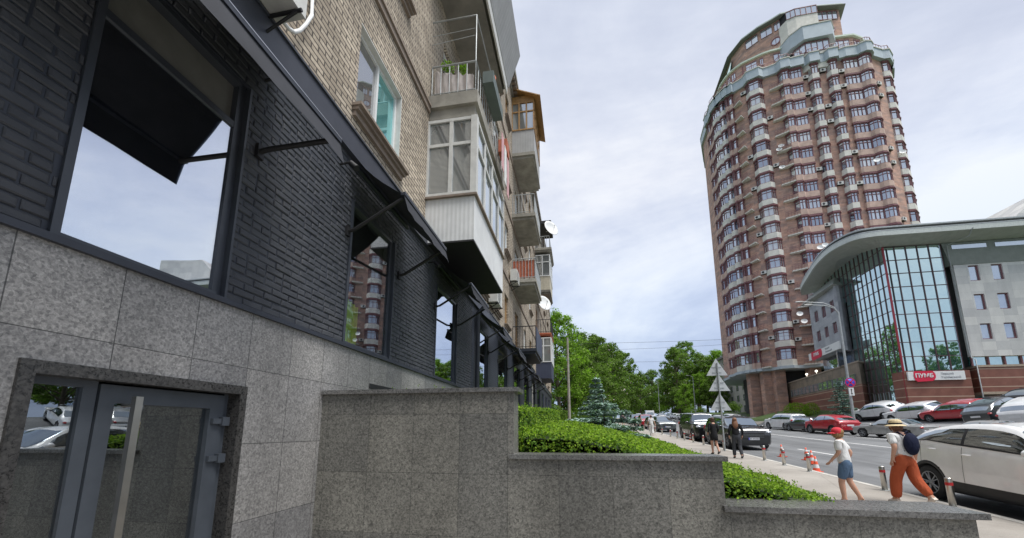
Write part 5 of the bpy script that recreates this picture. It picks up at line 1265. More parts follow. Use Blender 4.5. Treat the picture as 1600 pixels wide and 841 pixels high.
    g=MB(); g.box(-L*.5-.010,-L*.47,-HW*.7,HW*.7,.28,.40); g.build('rear_bumper_trim',M_trim,t)
    for s_ in (-1,1):
        mx=interp([(0,0)],0); xm=d+.035; p=P(xm,5.05); g=MB(); g.ell((p.x+.02,s_*(p.y+.14),p.z+.055),(.085,.125,.075),0,16,10); g.tube([(p.x,s_*(p.y-.02),p.z-.01),(p.x+.01,s_*(p.y+.10),p.z+.0)],.03,8,1); g.build('mirror',[paintm,M_trim],t)
        if lod:
            for hx in (c+.02,a+.12):
                q=P(hx,4.45); g=MB(); g.tube([(q.x-.09,s_*(q.y+.012),q.z),(q.x-.06,s_*(q.y+.04),q.z),(q.x+.06,s_*(q.y+.04),q.z),(q.x+.09,s_*(q.y+.012),q.z)],[.010,.014,.014,.010],8); g.build('door_handle',paintm,t)
    if lod:
        g=MB()
        for s_ in (-1,1):
            for hx in (d+.055,(b+c)/2,a+.045):
                us_=[2.2+.25*k for k in range(12)]
                if hx<b-.05: us_=[3.4+.2*k for k in range(9)]
                pts=[P(hx+(0 if hx>b-.05 else -.0),u) for u in us_]
                for p,q in zip(pts,pts[1:]): g.quad((p.x-.004,s_*(p.y+.0025),p.z),(p.x+.004,s_*(p.y+.0025),p.z),(q.x+.004,s_*(q.y+.0025),q.z),(q.x-.004,s_*(q.y+.0025),q.z))
        g.build('door_gaps',M_trim,t,recalc=False)
        if K['clad']:
            for s_ in (-1,1):
                for wx in K['wb']:
                    g=MB(); n=20
                    vs=[];fs=[]
                    for k in range(n+1):
                        an=PI*(-.06+1.12*k/n)
                        for rr_,yy in ((R_*1.12,HW*.93),(R_*1.12,HW*.985),(R_*1.28,HW*.985),(R_*1.34,HW*.94)):
                            x=wx*L+rr_*math.cos(an); vs.append((x,s_*min(yy+.012,plan(x/L)*1.012+.006),max(.2,R_+rr_*math.sin(an))))
                    for k in range(n):
                        for j in range(3): fs.append((k*4+j,k*4+j+1,(k+1)*4+j+1,(k+1)*4+j))
                    g.add(vs,fs,0,True); g.build('arch_trim',M_trim,t,recalc=False)
    if rack or kind in('suv',):
        for s_ in (-1,1):
            g=MB(); g.tube([(-.36*L,s_*HW*.62,H*.985),(-.3*L,s_*HW*.62,H*1.02),(.0,s_*HW*.62,H*1.03),(.05*L,s_*HW*.62,H*.99)],.018,6); g.build('roof_rail',M_trim,t)
    for wx in K['wb']:
        for s_ in (-1,1):
            g=MB(); wd=.11; g.lathe([(R_*.66,-wd),(R_*.93,-wd),(R_,-wd*.75),(R_,wd*.75),(R_*.93,wd),(R_*.66,wd),(R_*.64,wd*.6),(R_*.64,-wd*.6),(R_*.66,-wd)],n=28 if lod else 16,axis='y'); wh=g.build('wheel',M_rub,t); wh.location=(wx*L,s_*(HW-.125),R_)
            g=MB(); g.lathe([(R_*.66,wd*.9),(R_*.60,wd*.86),(R_*.58,wd*.4),(0,wd*.3)],n=28 if lod else 16,axis='y',m=1); g.lathe([(R_*.68,wd*.92),(R_*.68,wd*1.0),(R_*.61,wd*.98),(R_*.60,wd*.86)],n=28,axis='y'); g.lathe([(R_*.17,wd*.5),(R_*.15,wd*.9),(0,wd*.95)],n=12,axis='y')
            ns=5
            for k in range(ns):
                for dd in (-.13,.13):
                    an=2*PI*k/ns+dd; an2=2*PI*k/ns+dd*1.5; r0,r1=R_*.13,R_*.63; pz=[(r0*math.cos(an),r0*math.sin(an)),(r1*math.cos(an2),r1*math.sin(an2))]
                    g.tube([(pz[0][0],wd*.78,pz[0][1]),(pz[1][0],wd*.88,pz[1][1])],[R_*.055,R_*.04],6)
            rm=g.build('rim',[M_rim,M_trim],wh)
            if s_<0: rm.rotation_euler.z=PI
    KIDS[t.name]=[o for o in bpy.data.objects if o.parent==t]
    for o in KIDS[t.name]: KIDS[o.name]=[q for q in bpy.data.objects if q.parent==o]
    return t
P_white=paint('pearl white paint',(.89,.89,.885)); P_black=paint('black paint',(.010,.011,.013)); P_red=paint('red paint',(.42,.012,.025)); P_grey=paint('grey green paint',(.10,.115,.115),.3); P_silver=paint('silver paint',(.40,.40,.39),.55,.35); P_dark=paint('dark grey paint',(.035,.04,.045),.2); P_blue=paint('dull blue paint',(.12,.19,.27),.3); P_wh2=paint('plain white paint',(.74,.75,.76))
def place(t,x,y,hd,dz=-.10,pitch=True):
    # hd: heading angle, 0 = driving away from the camera (+Y), 180 = facing the camera
    t.location=(x,y,gz(x,y)+dz); h=R(90+hd); fx,fy=math.cos(h),math.sin(h)
    sl=(gz(x+fx,y+fy)-gz(x-fx,y-fy))/2; lx,ly=-fy,fx; rl=(gz(x+lx,y+ly)-gz(x-lx,y-ly))/2
    M=Matrix((Vector((fx,fy,sl)).normalized(),Vector((lx,ly,rl)).normalized(),Vector((fx,fy,sl)).cross(Vector((lx,ly,rl))).normalized())).transposed(); t.rotation_euler=M.to_euler()
c1=car('crossover',P_white,'parked_car','pearl white crossover with black wheel arches parked at the near kerb beside the woman'); place(c1,8.62,9.0,180,dz=-.06); c1.scale=(1.0,1.03,1.07)
c2=car('suv',P_black,'parked_car','glossy black luxury four-wheel drive facing the camera, behind the long haired woman'); place(c2,9.0,24.6,180)
c3=car('boxy',P_black,'parked_car','boxy black four-wheel drive behind the woman in the short skirt'); place(c3,8.75,30.2,180)
c4=car('crossover',P_grey,'parked_car','grey green crossover facing the camera left of the boxy black car'); place(c4,8.9,43.2,180)
c5=car('hatch',P_dark,'parked_car','small black hatchback parked across the road between the white and the red cars'); place(c5,22.3,42.8,6)
c6=car('sedan',P_silver,'parked_car','silver saloon parked across the road just right of the red car',rack=False); place(c6,22.9,33.0,20)
def cpy(src,x,y,hd,label,rec=None,grp=None,dz=-.10,scale=None):
    r=dup(src,(0,0,0),0,label,grp,recolor=rec,scale=scale); place(r,x,y,hd,dz); return r
cpy(c2,22.6,47.3,6,'large white four-wheel drive, leftmost of the cars parked across the road',{P_black:P_wh2})
cpy(c1,21.95,38.4,6,'bright red crossover parked across the road before the podium wall',{P_white:P_red})
cpy(c6,22.5,26.0,20,'silver coupe parked across the road above the roof line of the white crossover',{P_silver:P_silver})
cpy(c5,24.8,22.4,20,'pale silver hatchback at the right edge, behind the near white crossover',{P_dark:P_silver})
G2='second row of cars parked before the bank'
cpy(c1,29.4,43.6,12,'white crossover in the second row, left of the street lamp pole',{P_white:P_wh2},G2,-.02)
cpy(c5,29.6,39.8,12,'white hatchback in the second row right of the street lamp pole',{P_dark:P_wh2},G2,-.02)
cpy(c5,29.8,36.2,12,'red hatchback partly seen in the second row',{P_dark:P_red},G2,-.02)
cpy(c4,29.9,33.2,-70,'dark crossover in the second row next to the red hatchback',{P_grey:P_dark},G2,-.02)
cpy(c1,29.7,30.4,-72,'white crossover in the middle of the second row below the bank sign',{P_white:P_wh2},G2,-.02)
cpy(c5,29.6,27.6,-72,'dark grey hatchback with red lamps in the second row below the bank sign',None,G2,-.02)
cpy(c6,29.6,24.8,-70,'silver saloon in the second row right of the dark hatchback',None,G2,-.02)
cpy(c6,29.8,22.0,-72,'white saloon near the right edge in the second row',{P_silver:P_wh2},G2,-.02)
cpy(c2,36,37.5,24,'black four-wheel drive at the mouth of the dark garage recess',None,G2,-.02)
cpy(c1,37,33.5,24,'dark roofed car behind the second row at the right edge',{P_white:P_dark},G2,-.02)
cpy(c5,35.2,29.4,-70,'white hatchback in front of the dark garage recess',{P_dark:P_wh2},G2,-.02)
cpy(c6,35.4,26.2,-72,'silver saloon nearest the right edge in the rearmost row',None,G2,-.02)
# row along the near kerb into the distance
fr_=random.Random(4); cols_=[(c5,{P_dark:P_dark},'dark hatchback'),(c1,{P_white:P_red},'red crossover'),(c5,{P_dark:P_red},'red hatchback'),(c1,{P_white:P_dark},'dark crossover'),(c4,{P_grey:P_blue},'dull blue crossover'),(c6,{P_silver:P_silver},'silver saloon'),(c1,{P_white:P_silver},'silver crossover'),(c5,{P_dark:P_blue},'blue hatchback'),(c4,{P_grey:P_wh2},'white crossover'),(c6,{P_silver:P_dark},'dark saloon')]
y=49.0
for i in range(15):
    s_,rc,nm=cols_[i%10]; ordn=['first','second','third','fourth','fifth','sixth','seventh','eighth','ninth','tenth','eleventh','twelfth','thirteenth','fourteenth','fifteenth'][i]
    cpy(s_,9.0+sh(y),y,180-math.degrees(math.atan(.0016*max(0,y-40))),nm+', '+ordn+' in the kerb row behind the grey green crossover',rc,'cars along the left kerb'); y+=6.3
y=66.0
for i in range(14):
    s_,rc,nm=cols_[(i*3+4)%10]
    if i%3==0: s_,rc,nm=c1,{P_white:P_wh2},'white crossover'
    if i%3==1: s_,rc,nm=c5,{P_dark:P_wh2},'white hatchback'
    ordn=['nearest','second','third','fourth','fifth','sixth','seventh','eighth','ninth','tenth','eleventh','twelfth','thirteenth','last'][i]
    cpy(s_,23.2+sh(y),y,12-math.degrees(math.atan(.0016*max(0,y-40))),nm+', '+ordn+' of the distant cars along the right kerb',rc,'cars along the right kerb'); y+=6.2
for x,y,s_,rc,l,h in ((13.4,98,c6,{P_silver:P_wh2},'white saloon driving towards the camera far up the street',180),(18.5,104,c1,{P_white:P_silver},'silver crossover driving away in the distance',0),(14.2,128,c1,{P_white:P_wh2},'small distant white crossover in the traffic lane',180)):
    cpy(s_,x+sh(y)*.8,y,h-5,l,rc,'cars moving in the distance')
for x,y,rz,s_,l in ((39,27,0,.6,'tree beyond the right edge, mirrored in the glass door'),(39,20,2,.6,'second tree beyond the right edge, mirrored in the glass door'),(46,31,4,.55,'third tree beyond the right edge, mirrored in the glass door')): dup(TB,(x,y,gz(x,y)),rz,l,'trees mirrored in the entrance glass',scale=s_)
# white van
vn=thing('van','white delivery van far up the street between the kerb rows','van'); b=MB(); pr_=[(-2.8,.35),(2.7,.35),(2.75,1.0),(2.0,1.25),(1.5,2.0),(1.2,2.5),(-2.8,2.55)]
b.add([(x,-1,z) for x,z in pr_]+[(x,1,z) for x,z in pr_],[tuple(range(6,-1,-1)),tuple(range(7,14))]+[(i,(i+1)%7,7+(i+1)%7,7+i) for i in range(7)]); b.build('body',P_wh2,vn)
b=MB(); b.add([(1.98,-.85,1.3),(1.52,-.85,1.98),(1.52,.85,1.98),(1.98,.85,1.3)],[(0,1,2,3)]); o=b.build('windscreen',M_cglass,vn); o.location=(.03,0,.02)
for x in (-1.8,1.8):
    for s_ in (-1,1): b=MB(); b.lathe([(0,-.1),(.35,-.1),(.35,.1),(0,.1)],n=16,axis='y'); o=b.build('wheel',M_rub,vn); o.location=(x,s_*.92,.35)
place(vn,15.6+sh(112),112,176)
# ================================================================ STREET FURNITURE
bl=thing('bollard','','bollard'); b=MB(); b.lathe([(.0,0),(.055,0),(.055,.55),(.05,.565),(0,.57)],n=16); b.build('post',M_steel,bl); b=MB(); b.lathe([(.0575,.42),(.0575,.48)],n=16); b.build('red_band',M_redband,bl); b=MB(); b.lathe([(.085,0),(.085,.012),(.055,.014)],n=16); b.build('base_ring',M_galv,bl); reg(bl)
bpos=[(7.2,9.2,'steel bollard nearest the camera, in front of the white crossover'),(7.2,10.9,'steel bollard just left of the orange trousers'),(7.18,13.9,'steel bollard left of the boy, beside the two cones'),(7.17,15.4,'steel bollard in front of the single cone'),(7.15,16.8,'steel bollard below the front of the glossy black car'),(7.12,20.9,'steel bollard right of the long haired woman'),(7.1,22.4,'steel bollard between the two walking women'),(7.1,24.0,'steel bollard just right of the sign pole'),(7.1,26.0,'steel bollard left of the woman in the short skirt'),(7.1,28.0,'steel bollard before the boxy black car'),(7.1,29.9,'steel bollard at the left corner of the boxy black car'),(7.1,32.0,'steel bollard just beyond the boxy black car')]
for i,(x,y,l) in enumerate(bpos):
    if i==0: bl.location=(x,y,gz(x,y)); bl['label']=l; bl['group']='bollards along the kerb'
    else: dup(bl,(x,y,gz(x,y)),.3*i,l,'bollards along the kerb')
for i in range(14):
    y=35+i*3.0; x=7.1+sh(y); dup(bl,(x,y,gz(x,y)),0,'small steel bollard in the distant row beyond the woman in white','bollards along the kerb')
bl.rotation_euler.z=.1
cn=thing('traffic_cone','','cone'); b=MB(); b.box(-.19,.19,-.19,.19,0,.035); b.build('base',M_orange,cn)
b=MB(); b.lathe([(.145,.036),(.12,.18)],n=20); b.lathe([(.12,.18),(.092,.34)],n=20,m=1); b.lathe([(.092,.34),(.068,.48)],n=20); b.lathe([(.068,.48),(.048,.59)],n=20,m=1); b.lathe([(.048,.59),(.03,.70),(.0,.705)],n=20); b.build('cone',[M_orange,M_wht],cn); reg(cn)
for i,(x,y,l) in enumerate([(8.9,19.2,'orange and white cone in front of the glossy black car'),(9.25,18.0,'farther of the two orange cones beside the boy'),(8.75,16.7,'nearer of the two orange cones beside the boy'),(7.75,29.0,'distant orange cone at the kerb before the boxy black car'),(7.75,14.6,'orange cone half hidden behind the boy in the cap')]):
    if i==0: cn.location=(x,y,gz(x,y)-.1); cn['label']=l; cn['group']='orange traffic cones'
    else: dup(cn,(x,y,gz(x,y)-.1),.4*i,l,'orange traffic cones',scale=.72)
cn.scale=(.75,)*3
# triangular warning signs seen from behind
ts=thing('warning_sign_post','steel post carrying three triangular warning signs seen from behind','sign',(7.0,20.5,gz(7,20.5)))
b=MB(); b.tube([(0,0,0),(0,0,4.35)],.038,10); b.build('post',M_galv,ts)
for k,zc in enumerate((4.0,3.22,2.25)):
    s_=.50; dx=(-.03,.02,.0)[k]; tri=[(-s_,-.29),(s_,-.29),(0,.58)]; b=MB(); b.add([(x+dx,-.06-.0,z+zc) for x,z in tri]+[(x+dx,-.05,z+zc) for x,z in tri],[(0,1,2),(5,4,3),(0,3,4,1),(1,4,5,2),(2,5,3,0)]); o=b.build('sign_plate',plain('sign back grey',(.50,.52,.53),.5,var=.1),ts); o.location=(0,.11,0)
    b=MB(); 
    for zz_ in (-.15,.12): b.box(dx-.22,dx+.22,-.07,-.04,zc+zz_,zc+zz_+.03)
    o=b.build('mounting_bar',M_galv,ts); o.location=(0,.10,0)
# near street lamp with double arm, blue sign
lp=thing('street_lamp','leaning grey street lamp with a double arm, blue round sign and small arrow plate','street lamp',(26.3,42.4,gz(26.3,42.4)))
b=MB(); b.tube([(0,0,0),(0,0,11.6)],[.13,.09],10); b.build('pole',M_galv,lp)
b=MB(); b.tube([(0,0,11.4),(-.3,.05,12.1),(-1.2,.1,12.6),(-3.0,.2,12.85)],.05,8); b.build('arm',M_galv,lp); b=MB(); b.tube([(0,0,11.4),(-.4,-.15,11.9),(-1.3,-.5,12.1),(-3.0,-1.1,12.1)],.05,8); b.build('arm',M_galv,lp)
for p in ((-3.3,.22,12.88),(-3.3,-1.2,12.1)): b=MB(); b.ell(p,(.42,.14,.08)); b.build('lamp_head',M_wht2,lp)
b=MB(); b.lathe([(0,-.02),(.46,-.02),(.46,.02),(0,.02)],n=28,axis='y'); b.lathe([(.38,-.03),(.45,-.03)],n=28,axis='y',m=1)
for a in (45,-45): 
    c,s_=math.cos(R(a)),math.sin(R(a)); b.add([(c*-.4-s_*.05,-.032,s_*-.4+c*.05),(c*-.4+s_*.05,-.032,s_*-.4-c*.05),(c*.4+s_*.05,-.032,s_*.4-c*.05),(c*.4-s_*.05,-.032,s_*.4+c*.05)],[(0,1,2,3)],1)
o=b.build('round_sign',[M_blue,M_signred],lp,recalc=False); o.location=(.02,-.2,4.35)
b=MB(); b.box(-.22,.22,-.02,.0,-.38,.38); b.box(-.03,.03,-.03,-.021,-.2,.2,1); 
for s_ in (1,-1): b.add([(-.09,-.028,s_*.16),(.09,-.028,s_*.16),(0,-.028,s_*.31)],[(0,1,2)],1)
o=b.build('arrow_plate',[M_wht,M_trim],lp,recalc=False); o.location=(.02,-.2,3.45)
# plain lamp posts
def lamp(x,y,h,lab,arm=1.4):
    t=thing('street_lamp',lab,'street lamp',(x,y,gz(x,y))); b=MB(); b.tube([(0,0,0),(0,0,h)],[.12,.07],8); b.build('pole',M_galv,t)
    if arm: b=MB(); b.tube([(0,0,h),(arm*.4,0,h+.3),(arm,0,h+.4)],.04,6); b.build('arm',M_galv,t); b=MB(); b.ell((arm+.3,0,h+.4),(.35,.13,.08)); b.build('lamp_head',M_wht2,t)
    return t
t=lamp(-.9,44,10.6,'concrete lamp post standing before the trees by the end of the building',0); t.children[0].data.materials.clear(); t.children[0].data.materials.append(M_conc); t.scale=(1.5,1.5,1)
lamp(28.3,100,10.5,'thin steel street lamp right of the white van',-1.5); lamp(27.0,135,12,'thinner and more distant street lamp left of the other one',-1.5)
# overhead wires
w1=thing('overhead_wires','thin overhead cables crossing the street before the trees','cable')
for z0,z1,yy in ((13.5,15.0,60),(11.6,12.6,66),(14.8,17,72)):
    b=MB(); b.tube([(-3+60*i/14,yy,z0+(z1-z0)*i/14-.9*math.sin(PI*i/14)) for i in range(15)],.022,4); b.build('wire',M_trim,w1)
# ================================================================ PEOPLE
def skin(name,J,E,mats,par,sub=2,root=0):
    keys=list(J); me=bpy.data.meshes.new(name); me.from_pydata([J[k][0] for k in keys],[(keys.index(a),keys.index(b)) for a,b in E],[])
    o=bpy.data.objects.new(name,me); COL.objects.link(o); m=o.modifiers.new('s','SKIN'); m.use_smooth_shade=True
    if not me.skin_vertices: 
        bm=bmesh.new(); bm.from_mesh(me); bm.verts.layers.skin.verify(); bm.to_mesh(me); bm.free()
    for i,k in enumerate(keys):
        r=J[k][1]; v=me.skin_vertices[0].data[i]; v.radius=r if isinstance(r,tuple) else (r,r); v.use_root=(i==root)
    s_=o.modifiers.new('d','SUBSURF'); s_.levels=sub; s_.render_levels=sub
    bpy.context.view_layer.update(); nm=bpy.data.meshes.new_from_object(o.evaluated_get(bpy.context.evaluated_depsgraph_get())); o.modifiers.clear(); o.data=nm
    nm.materials.clear()
    for q in (mats if isinstance(mats,list) else [mats]): nm.materials.append(q)
    for p in nm.polygons: p.use_smooth=True; p.material_index=0
    boxuv(nm); o.parent=par; return o
def V3(*a): return Vector(a)
def hand(J,E,w,dirv,side,fw,pre,k=1.0):
    """palm, four fingers of unequal length and a thumb off the side"""
    d=Vector(dirv).normalized(); s_=Vector(side).normalized(); f=Vector(fw).normalized()
    palm=w+d*.05*k; J[pre+'p']=(palm,(.030*k,.018*k)); E.append((pre+'w',pre+'p')); pe=w+d*.085*k
    for i,(o_,L) in enumerate(((-.028,.062),(-.010,.072),(.010,.068),(.027,.052))):
        a=pe+s_*o_*k; m=a+d*L*.55*k+f*.008*k; e=m+d*L*.38*k+f*.02*k
        for n_,p in (('a',a),('m',m),('e',e)): J[pre+str(i)+n_]=(p,.0085*k if n_!='e' else .0075*k)
        E+= [(pre+'p',pre+str(i)+'a'),(pre+str(i)+'a',pre+str(i)+'m'),(pre+str(i)+'m',pre+str(i)+'e')]
    a=w+d*.03*k-s_*.03*k+f*.01*k; e=a+d*.035*k-s_*.022*k+f*.015*k; J[pre+'ta']=(a,.011*k); J[pre+'te']=(e,.0095*k); E+=[(pre+'w',pre+'ta'),(pre+'ta',pre+'te')]
def person(label,H,loc,rz,pose,top,bottom,hairc,hair='short',shoes=(.5,.5,.5),hat=None,child=False,sleeve=.6,legs='trousers',hem=-.03,skincol=None,build=1.0,headturn=0,extra=None,loose=1.0,tint=None):
    k=H/1.70; t=thing('person',label,'person',loc,rz); S_=Vector
    def q(x,y,z): return Vector((x*k,y*k,z*k))
    sw=.165*build; hd=1.12 if child else 1.0
    J={}; E=[]
    lean=pose.get('lean',.03)
    J['pelvis']=(q(0,0,.93),(.135*k*build,.105*k)); J['waist']=(q(0,lean*.3,1.07),(.118*k*build,.088*k)); J['chest']=(q(0,lean*.8,1.25),(.135*k*build,.098*k)); J['upper']=(q(0,lean,1.37),(.12*k*build,.08*k)); J['neck']=(q(0,lean+.01,1.46),.050*k); hc=q(0,lean+.035,1.545)
    J['jaw']=(q(0,lean+.03,1.505),.062*k*hd); J['head']=(q(0,lean+.025,1.575),(.079*k*hd,.092*k*hd)); J['crown']=(q(0,lean+.02,1.635),(.068*k*hd,.082*k*hd))
    E+=[('pelvis','waist'),('waist','chest'),('chest','upper'),('upper','neck'),('neck','jaw'),('jaw','head'),('head','crown')]
    ht=headturn; nx_,ny_=math.sin(-ht),math.cos(ht)
    J['nose']=(q(nx_*.105*hd,lean+.02+ny_*.105*hd,1.56),.012*k); E.append(('head','nose'))
    for s_,n in ((-1,'L'),(1,'R')):
        el=Vector(pose['el'+n])*k; wr_=Vector(pose['wr'+n])*k
        J['sh'+n]=(q(s_*sw,lean,1.375),.052*k*build); J['el'+n]=(el,.040*k*build); J['h'+n+'w']=(wr_,.026*k)
        E+=[('upper','sh'+n),('sh'+n,'el'+n),('el'+n,'h'+n+'w')]
        d=(wr_-el).normalized()
        hand(J,E,wr_,d,(0,1,0) if abs(d.y)<.7 else (0,0,1),(-s_*1,0,0),'h'+n,k)
        kn=Vector(pose['kn'+n])*k; an=Vector(pose['an'+n])*k; td=Vector(pose.get('toe'+n,(0,.16,-.05)))*k
        J['hip'+n]=(q(s_*.09*build,0,.89),.092*k*build); J['kn'+n]=(kn,.056*k*build); J['cf'+n]=(kn.lerp(an,.35),.054*k*build); J['an'+n]=(an,.036*k); J['ball'+n]=(an+td*.7+Vector((0,0,-.012*k)),(.042*k,.026*k)); J['toe'+n]=(an+td,(.034*k,.020*k)); J['heel'+n]=(an-td*.28+Vector((0,0,-.025*k)),.032*k)
        E+=[('pelvis','hip'+n),('hip'+n,'kn'+n),('kn'+n,'cf'+n),('cf'+n,'an'+n),('an'+n,'ball'+n),('ball'+n,'toe'+n),('an'+n,'heel'+n)]
    body=skin('body',J,E,skincol or M_skin,t,2)
    # eyes, mouth and ears
    g=MB(); c=J['head'][0]
    for a in (-.34,.34):
        an_=ht+a; g.ell((c.x+math.sin(-an_)*.083*k*hd,c.y+math.cos(an_)*.093*k*hd,c.z+.012*k),(.013*k,.013*k,.008*k))
    g.ell((c.x+nx_*.083*hd*k,c.y+ny_*.088*hd*k,c.z-.055*k),(.024*k,.012*k,.006*k)); g.build('face_features',plain('dark brown eyes',(.08,.04,.03),.4),t)
    g=MB()
    for a in (-1,1): an_=ht+a*PI/2; g.ell((c.x+math.sin(-an_)*.082*k*hd,c.y+math.cos(an_)*.082*k*hd-.005,c.z-.002),(.014*k,.02*k,.032*k))
    g.build('ears',skincol or M_skin,t)
    # hair
    g=MB(); hm=plain('hair %s'%(hairc,),hairc,.6,var=.35,scale=30,bump=.5); bx,by=-nx_,-ny_
    g.ell((c.x+bx*.018*k,c.y+by*.018*k,c.z+.035*k),(.089*k*hd,.102*k*hd,.090*k*hd),0,20,14)
    if hair=='long':
        for i in range(22):
            a=PI*(i/21-.5)*1.25; ox,oy=math.sin(a)*.078*k, -math.cos(a)*.085*k; L=.34+.06*math.sin(i*3.1); g.tube([(c.x+ox*.8,c.y+oy*.85,c.z+.03*k),(c.x+ox*1.12,c.y+oy*1.1-.01*k,c.z-.10*k),(c.x+ox*1.3,c.y+oy*1.05-.05*k,c.z-.22*k),(c.x+ox*1.15,c.y+oy-.055*k,c.z-L*k)],[.02*k,.026*k,.024*k,.004*k],6)
    elif hair=='bob':
        for i in range(20):
            a=PI*(i/19-.5)*1.5; ox,oy=math.sin(a)*.080*k,-math.cos(a)*.088*k; co,si=math.cos(ht),math.sin(ht); px_,py_=ox*co-oy*si*1,ox*si+oy*co; g.tube([(c.x+px_*.9,c.y+py_*.9,c.z+.02*k),(c.x+px_*1.12,c.y+py_*1.12,c.z-.04*k),(c.x+px_*.95,c.y+py_*.95,c.z-.098*k)],[.02*k,.024*k,.007*k],6)
    elif hair=='ponytail': g.tube([(c.x,c.y-.09*k,c.z+.03*k),(c.x,c.y-.13*k,c.z-.05*k),(c.x,c.y-.11*k,c.z-.18*k)],[.02*k,.028*k,.006*k],8)
    g.build('hair',hm,t)
    # top
    j={n:J[n] for n in ('waist','chest','upper')}; gr=lambda r,a: tuple(x+a*k for x in r) if isinstance(r,tuple) else r+a*k
    jj={'hem':(J['pelvis'][0]+Vector((0,0,hem*k if legs!='skirt' else .03*k)),gr(J['pelvis'][1],.036*loose)),'waist':(J['waist'][0],gr(J['waist'][1],.022*loose)),'chest':(J['chest'][0],gr(J['chest'][1],.018*loose)),'upper':(J['upper'][0]+Vector((0,0,.01*k)),gr(J['upper'][1],.014)),'collar':(J['neck'][0]-Vector((0,0,.035*k)),.056*k)}
    ee=[('hem','waist'),('waist','chest'),('chest','upper'),('upper','collar')]
    for n in 'LR':
        a,b_=J['sh'+n][0],J['el'+n][0]; jj['s'+n]=(a,J['sh'+n][1]+.016*k)
        if sleeve<=1: jj['c'+n]=(a.lerp(b_,sleeve),.062*k*build); ee+=[('upper','s'+n),('s'+n,'c'+n)]
        else: jj['e'+n]=(b_,.052*k*build); jj['c'+n]=(b_.lerp(J['h'+n+'w'][0],.92),.036*k); ee+=[('upper','s'+n),('s'+n,'e'+n),('e'+n,'c'+n)]
    skin('top',jj,ee,top,t,2)
    if legs in('trousers','shorts'):
        jj={'belt':(J['waist'][0]-Vector((0,0,.03*k)),gr(J['waist'][1],.020)),'pelvis':(J['pelvis'][0]-Vector((0,0,.01*k)),gr(J['pelvis'][1],.016))}; ee=[('belt','pelvis')]
        for n in 'LR':
            h_,kn,an=J['hip'+n][0],J['kn'+n][0],J['an'+n][0]; jj['h'+n]=(h_-Vector((0,0,.02*k)),J['hip'+n][1]+.016*k); ee.append(('pelvis','h'+n))
            if legs=='shorts': jj['k'+n]=(h_.lerp(kn,.92),.092*k); ee.append(('h'+n,'k'+n))
            else: jj['t'+n]=(h_.lerp(kn,.5),.086*k*build*loose**.3); jj['k'+n]=(kn,.072*k*build*loose**.7); jj['m'+n]=(kn.lerp(an,.5),.068*k*build*loose**.8); jj['a'+n]=(kn.lerp(an,.95),.054*k*build*loose**.8); ee+=[('h'+n,'t'+n),('t'+n,'k'+n),('k'+n,'m'+n),('m'+n,'a'+n)]
        skin(legs,jj,ee,bottom,t,2)
    elif legs=='skirt':
        g=MB(); c0=J['pelvis'][0]; g.lathe([(.125*k,.12*k),(.15*k,0),(.165*k,-.12*k),(.16*k,-.30*k),(.15*k,-.30*k)],(c0.x,c0.y,c0.z),22); g.build('skirt',bottom,t)
    for n in 'LR':
        jj={'a':(J['an'+n][0]-Vector((0,0,.02*k)),.045*k),'b':(J['ball'+n][0],(.050*k,.034*k)),'t':(J['toe'+n][0],(.042*k,.028*k)),'h':(J['heel'+n][0],.042*k)}
        skin('shoe',jj,[('a','b'),('b','t'),('a','h')],plain('shoe %s'%(shoes,),shoes,.6),t,2)
    if hat:
        top_=J['crown'][0]; hm_,hb=hat[1],hat[2]
        if hat[0]=='straw':
            g=MB(); z=top_.z-.035*k; P_=[(.172,-.024),(.145,-.004),(.107,.010),(.105,.06),(.095,.095),(.06,.115),(.02,.105),(0,.10)]
            g.lathe([(a*k,b_*k) for a,b_ in P_],(top_.x,top_.y,z),26); g.lathe([(.170*k,-.028*k),(.10*k,.004*k)],(top_.x,top_.y,z),26); o=g.build('straw_hat',hm_,t); g=MB(); g.lathe([(.109*k,.012*k),(.108*k,.042*k)],(top_.x,top_.y,z),26); g.build('hat_band',hb,o)
        else:
            g=MB(); z=top_.z-.03*k; g.lathe([(.106*k,-.03*k),(.112*k,.02*k),(.098*k,.07*k),(.055*k,.105*k),(0,.112*k)],(top_.x,top_.y,z),22); n=10; vs=[]
            for i in range(n+1):
                a=ht+PI*(i/n-.5)*.85; 
                for rr_,zz_ in ((.096,0),(.19,-.028)): 
                    r2=rr_ if rr_<.1 else .10+.095*math.cos((i/n-.5)*PI)**.5 if abs(i/n-.5)<.499 else .10
                    vs.append((top_.x-math.sin(a)*r2*k,top_.y+math.cos(a)*r2*k,z+zz_*k))
            g.add(vs,[(2*i,2*i+1,2*i+3,2*i+2) for i in range(n)],0,True); g.add([(x,y,z_-.008) for x,y,z_ in vs],[(2*i+2,2*i+3,2*i+1,2*i) for i in range(n)],0,True); g.build('cap',hm_,t)
    if extra: extra(t,J,k)
    return t,J,k
def folds(name,c,sc_=14):
    m=Mt(name); n_=m.noise(sc_,3,.5,src=m.map(m.co,(1,1,.35)),dist=1.0); m.base(m.mix(m.ramp(n_,[(.3,0.0),(.7,1.0)]),tuple(x*.88 for x in c),c)); m.set(.85,spec=.2); m.bump(n_,.9,.03); return m.m
F_white=folds('white cotton',(.74,.74,.73)); F_rust=folds('rust orange cloth',(.43,.095,.04)); F_denim=folds('blue denim',(.10,.16,.25)); F_blk=folds('black cloth',(.018,.018,.02)); F_char=folds('charcoal cloth',(.055,.058,.065)); F_navy=folds('navy bag cloth',(.012,.016,.04))
